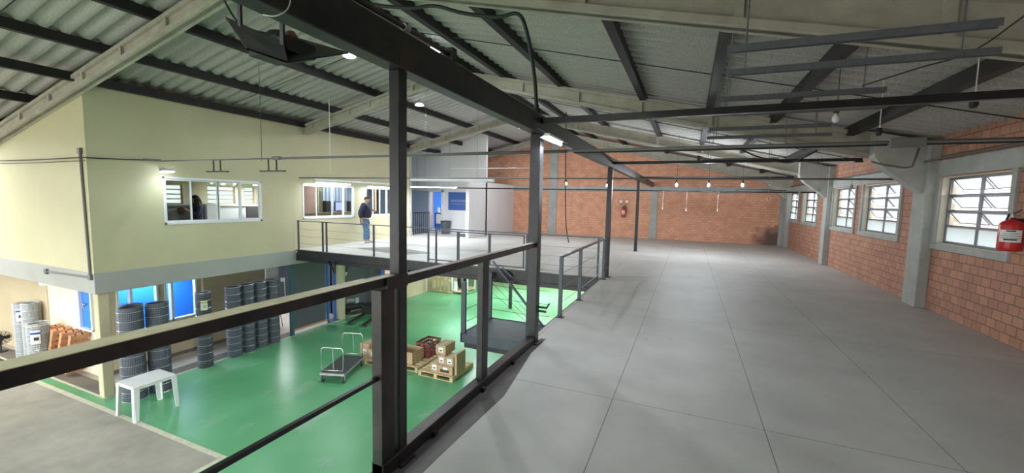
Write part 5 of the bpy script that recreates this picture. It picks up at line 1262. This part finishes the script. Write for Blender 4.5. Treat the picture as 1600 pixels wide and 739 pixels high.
# jacket
V = []; E = []
a0 = av(0.01, 0, 0.94, 0.215); a1 = av(0.03, 0, 1.09, 0.245); a2 = av(0.0, 0, 1.27, 0.235); a3 = av(-0.02, 0, 1.42, 0.17); a4 = av(0.01, 0, 1.53, 0.085)
E += [(a0, a1), (a1, a2), (a2, a3), (a3, a4)]
j = av(-0.03, 0.22, 1.41, 0.11); k = av(-0.15, 0.29, 1.15, 0.098); l = av(-0.11, 0.26, 0.95, 0.062); E += [(a3, j), (j, k), (k, l)]
j = av(-0.03, -0.22, 1.41, 0.11); k = av(0.02, -0.30, 1.16, 0.095); l = av(0.20, -0.18, 1.23, 0.058); E += [(a3, j), (j, k), (k, l)]
skinmesh('jacket', V, E, 'navy', man)
V = []; E = []
a0 = av(0, 0, 0.96, 0.17); 
for sg, ff in ((1, 0.02), (-1, 0.10)):
    hp = av(0, 0.095*sg, 0.84, 0.13); kn = av(0.03+ff*0.4, 0.11*sg, 0.50, 0.10); an = av(-0.015+ff, 0.11*sg, 0.11, 0.085); E += [(a0, hp), (hp, kn), (kn, an)]
skinmesh('jeans', V, E, 'denim', man)
for sg, ff in ((1, 0.02), (-1, 0.10)):
    V = []; E = []; a = av(-0.06+ff, 0.115*sg, 0.05, 0.048); b = av(0.06+ff, 0.12*sg, 0.045, 0.05); c_ = av(0.17+ff, 0.125*sg, 0.038, 0.036); E = [(a, b), (b, c_)]
    skinmesh('shoe', V, E, 'shoe', man)
man_off = worldloc(man)
b = MB().obox(q3(0.275, -0.02, 1.26)+man_off, q3(1, 0, 0.5), Rr, U, 0.005, 0.036, 0.07).build('phone', 'black_plastic'); tag(b, 'dark phone held in the left hand of the man in the jacket', 'phone')

# woman inside the office
PW = (-13.0, 7.3, -0.03)
wom = thing('person', 'woman with long dark hair and dark clothes standing inside the first office', 'person', (-13.0, 7.36, 0.0))
F = Vector((-0.15, -1.0, 0)).normalized(); Rr = Vector((F.y, -F.x, 0))
V = []; E = []
pel = av(0, 0, 0.92, 0.12); wa = av(0, 0, 1.06, 0.10); ch = av(0, 0, 1.26, 0.12); nk = av(0, 0, 1.43, 0.05); nk2 = av(0.01, 0, 1.49, 0.045); E += [(pel, wa), (wa, ch), (ch, nk), (nk, nk2)]
for sg in (1, -1):
    hp = av(0, 0.09*sg, 0.86, 0.09); kn = av(0.02, 0.09*sg, 0.47, 0.055); an = av(0, 0.09*sg, 0.08, 0.038); to = av(0.13, 0.1*sg, 0.04, 0.03); E += [(pel, hp), (hp, kn), (kn, an), (an, to)]
s1 = av(0, 0.17, 1.35, 0.05); e1 = av(0.0, 0.22, 1.10, 0.04); w1 = av(0.02, 0.2, 0.88, 0.025); E += [(ch, s1), (s1, e1), (e1, w1)]
hand(V, E, w1, q3(0.02, 0.2, 0.88), q3(0.1, 0, -1), q3(1, 0, 0), F, 0.95, 0.5)
s1 = av(0, -0.17, 1.35, 0.05); e1 = av(0.08, -0.22, 1.15, 0.04); w1 = av(0.28, -0.12, 1.30, 0.025); E += [(ch, s1), (s1, e1), (e1, w1)]
hand(V, E, w1, q3(0.28, -0.12, 1.30), q3(0.8, 0.2, 0.4), q3(0, 0, 1), F, 0.95, 0.6)
skinmesh('body', V, E, 'skin', wom)
head(wom, q3(0.03, 0, 1.58), F, 1.0, 'long', 0.1)
V = []; E = []
a0 = av(0, 0, 0.78, 0.17); a1 = av(0, 0, 1.03, 0.15); a2 = av(0, 0, 1.24, 0.155); a3 = av(0, 0, 1.38, 0.10); E += [(a0, a1), (a1, a2), (a2, a3)]
j = av(0, 0.18, 1.35, 0.07); k = av(0, 0.23, 1.10, 0.06); l = av(0.02, 0.21, 0.93, 0.045); E += [(a3, j), (j, k), (k, l)]
j = av(0, -0.18, 1.35, 0.07); k = av(0.08, -0.23, 1.15, 0.06); l = av(0.22, -0.15, 1.26, 0.045); E += [(a3, j), (j, k), (k, l)]
skinmesh('coat', V, E, 'navy', wom)
V = []; E = []; a0 = av(0, 0, 0.92, 0.14)
for sg in (1, -1):
    hp = av(0, 0.09*sg, 0.8, 0.1); kn = av(0.02, 0.09*sg, 0.47, 0.07); an = av(0, 0.09*sg, 0.1, 0.055); E += [(a0, hp), (hp, kn), (kn, an)]
skinmesh('trousers', V, E, 'navy', wom)
wo = worldloc(wom)
hb = MB().lathe(wo+q3(0.42, -0.1, 1.20), [(0.05, 0), (0.09, 0.05), (0.08, 0.14), (0.03, 0.18)], 12).build('dark_bag', 'black_plastic', smooth=True); tag(hb, 'dark bag held up by the woman in the first office', 'bag')
bpy.context.view_layer.update()
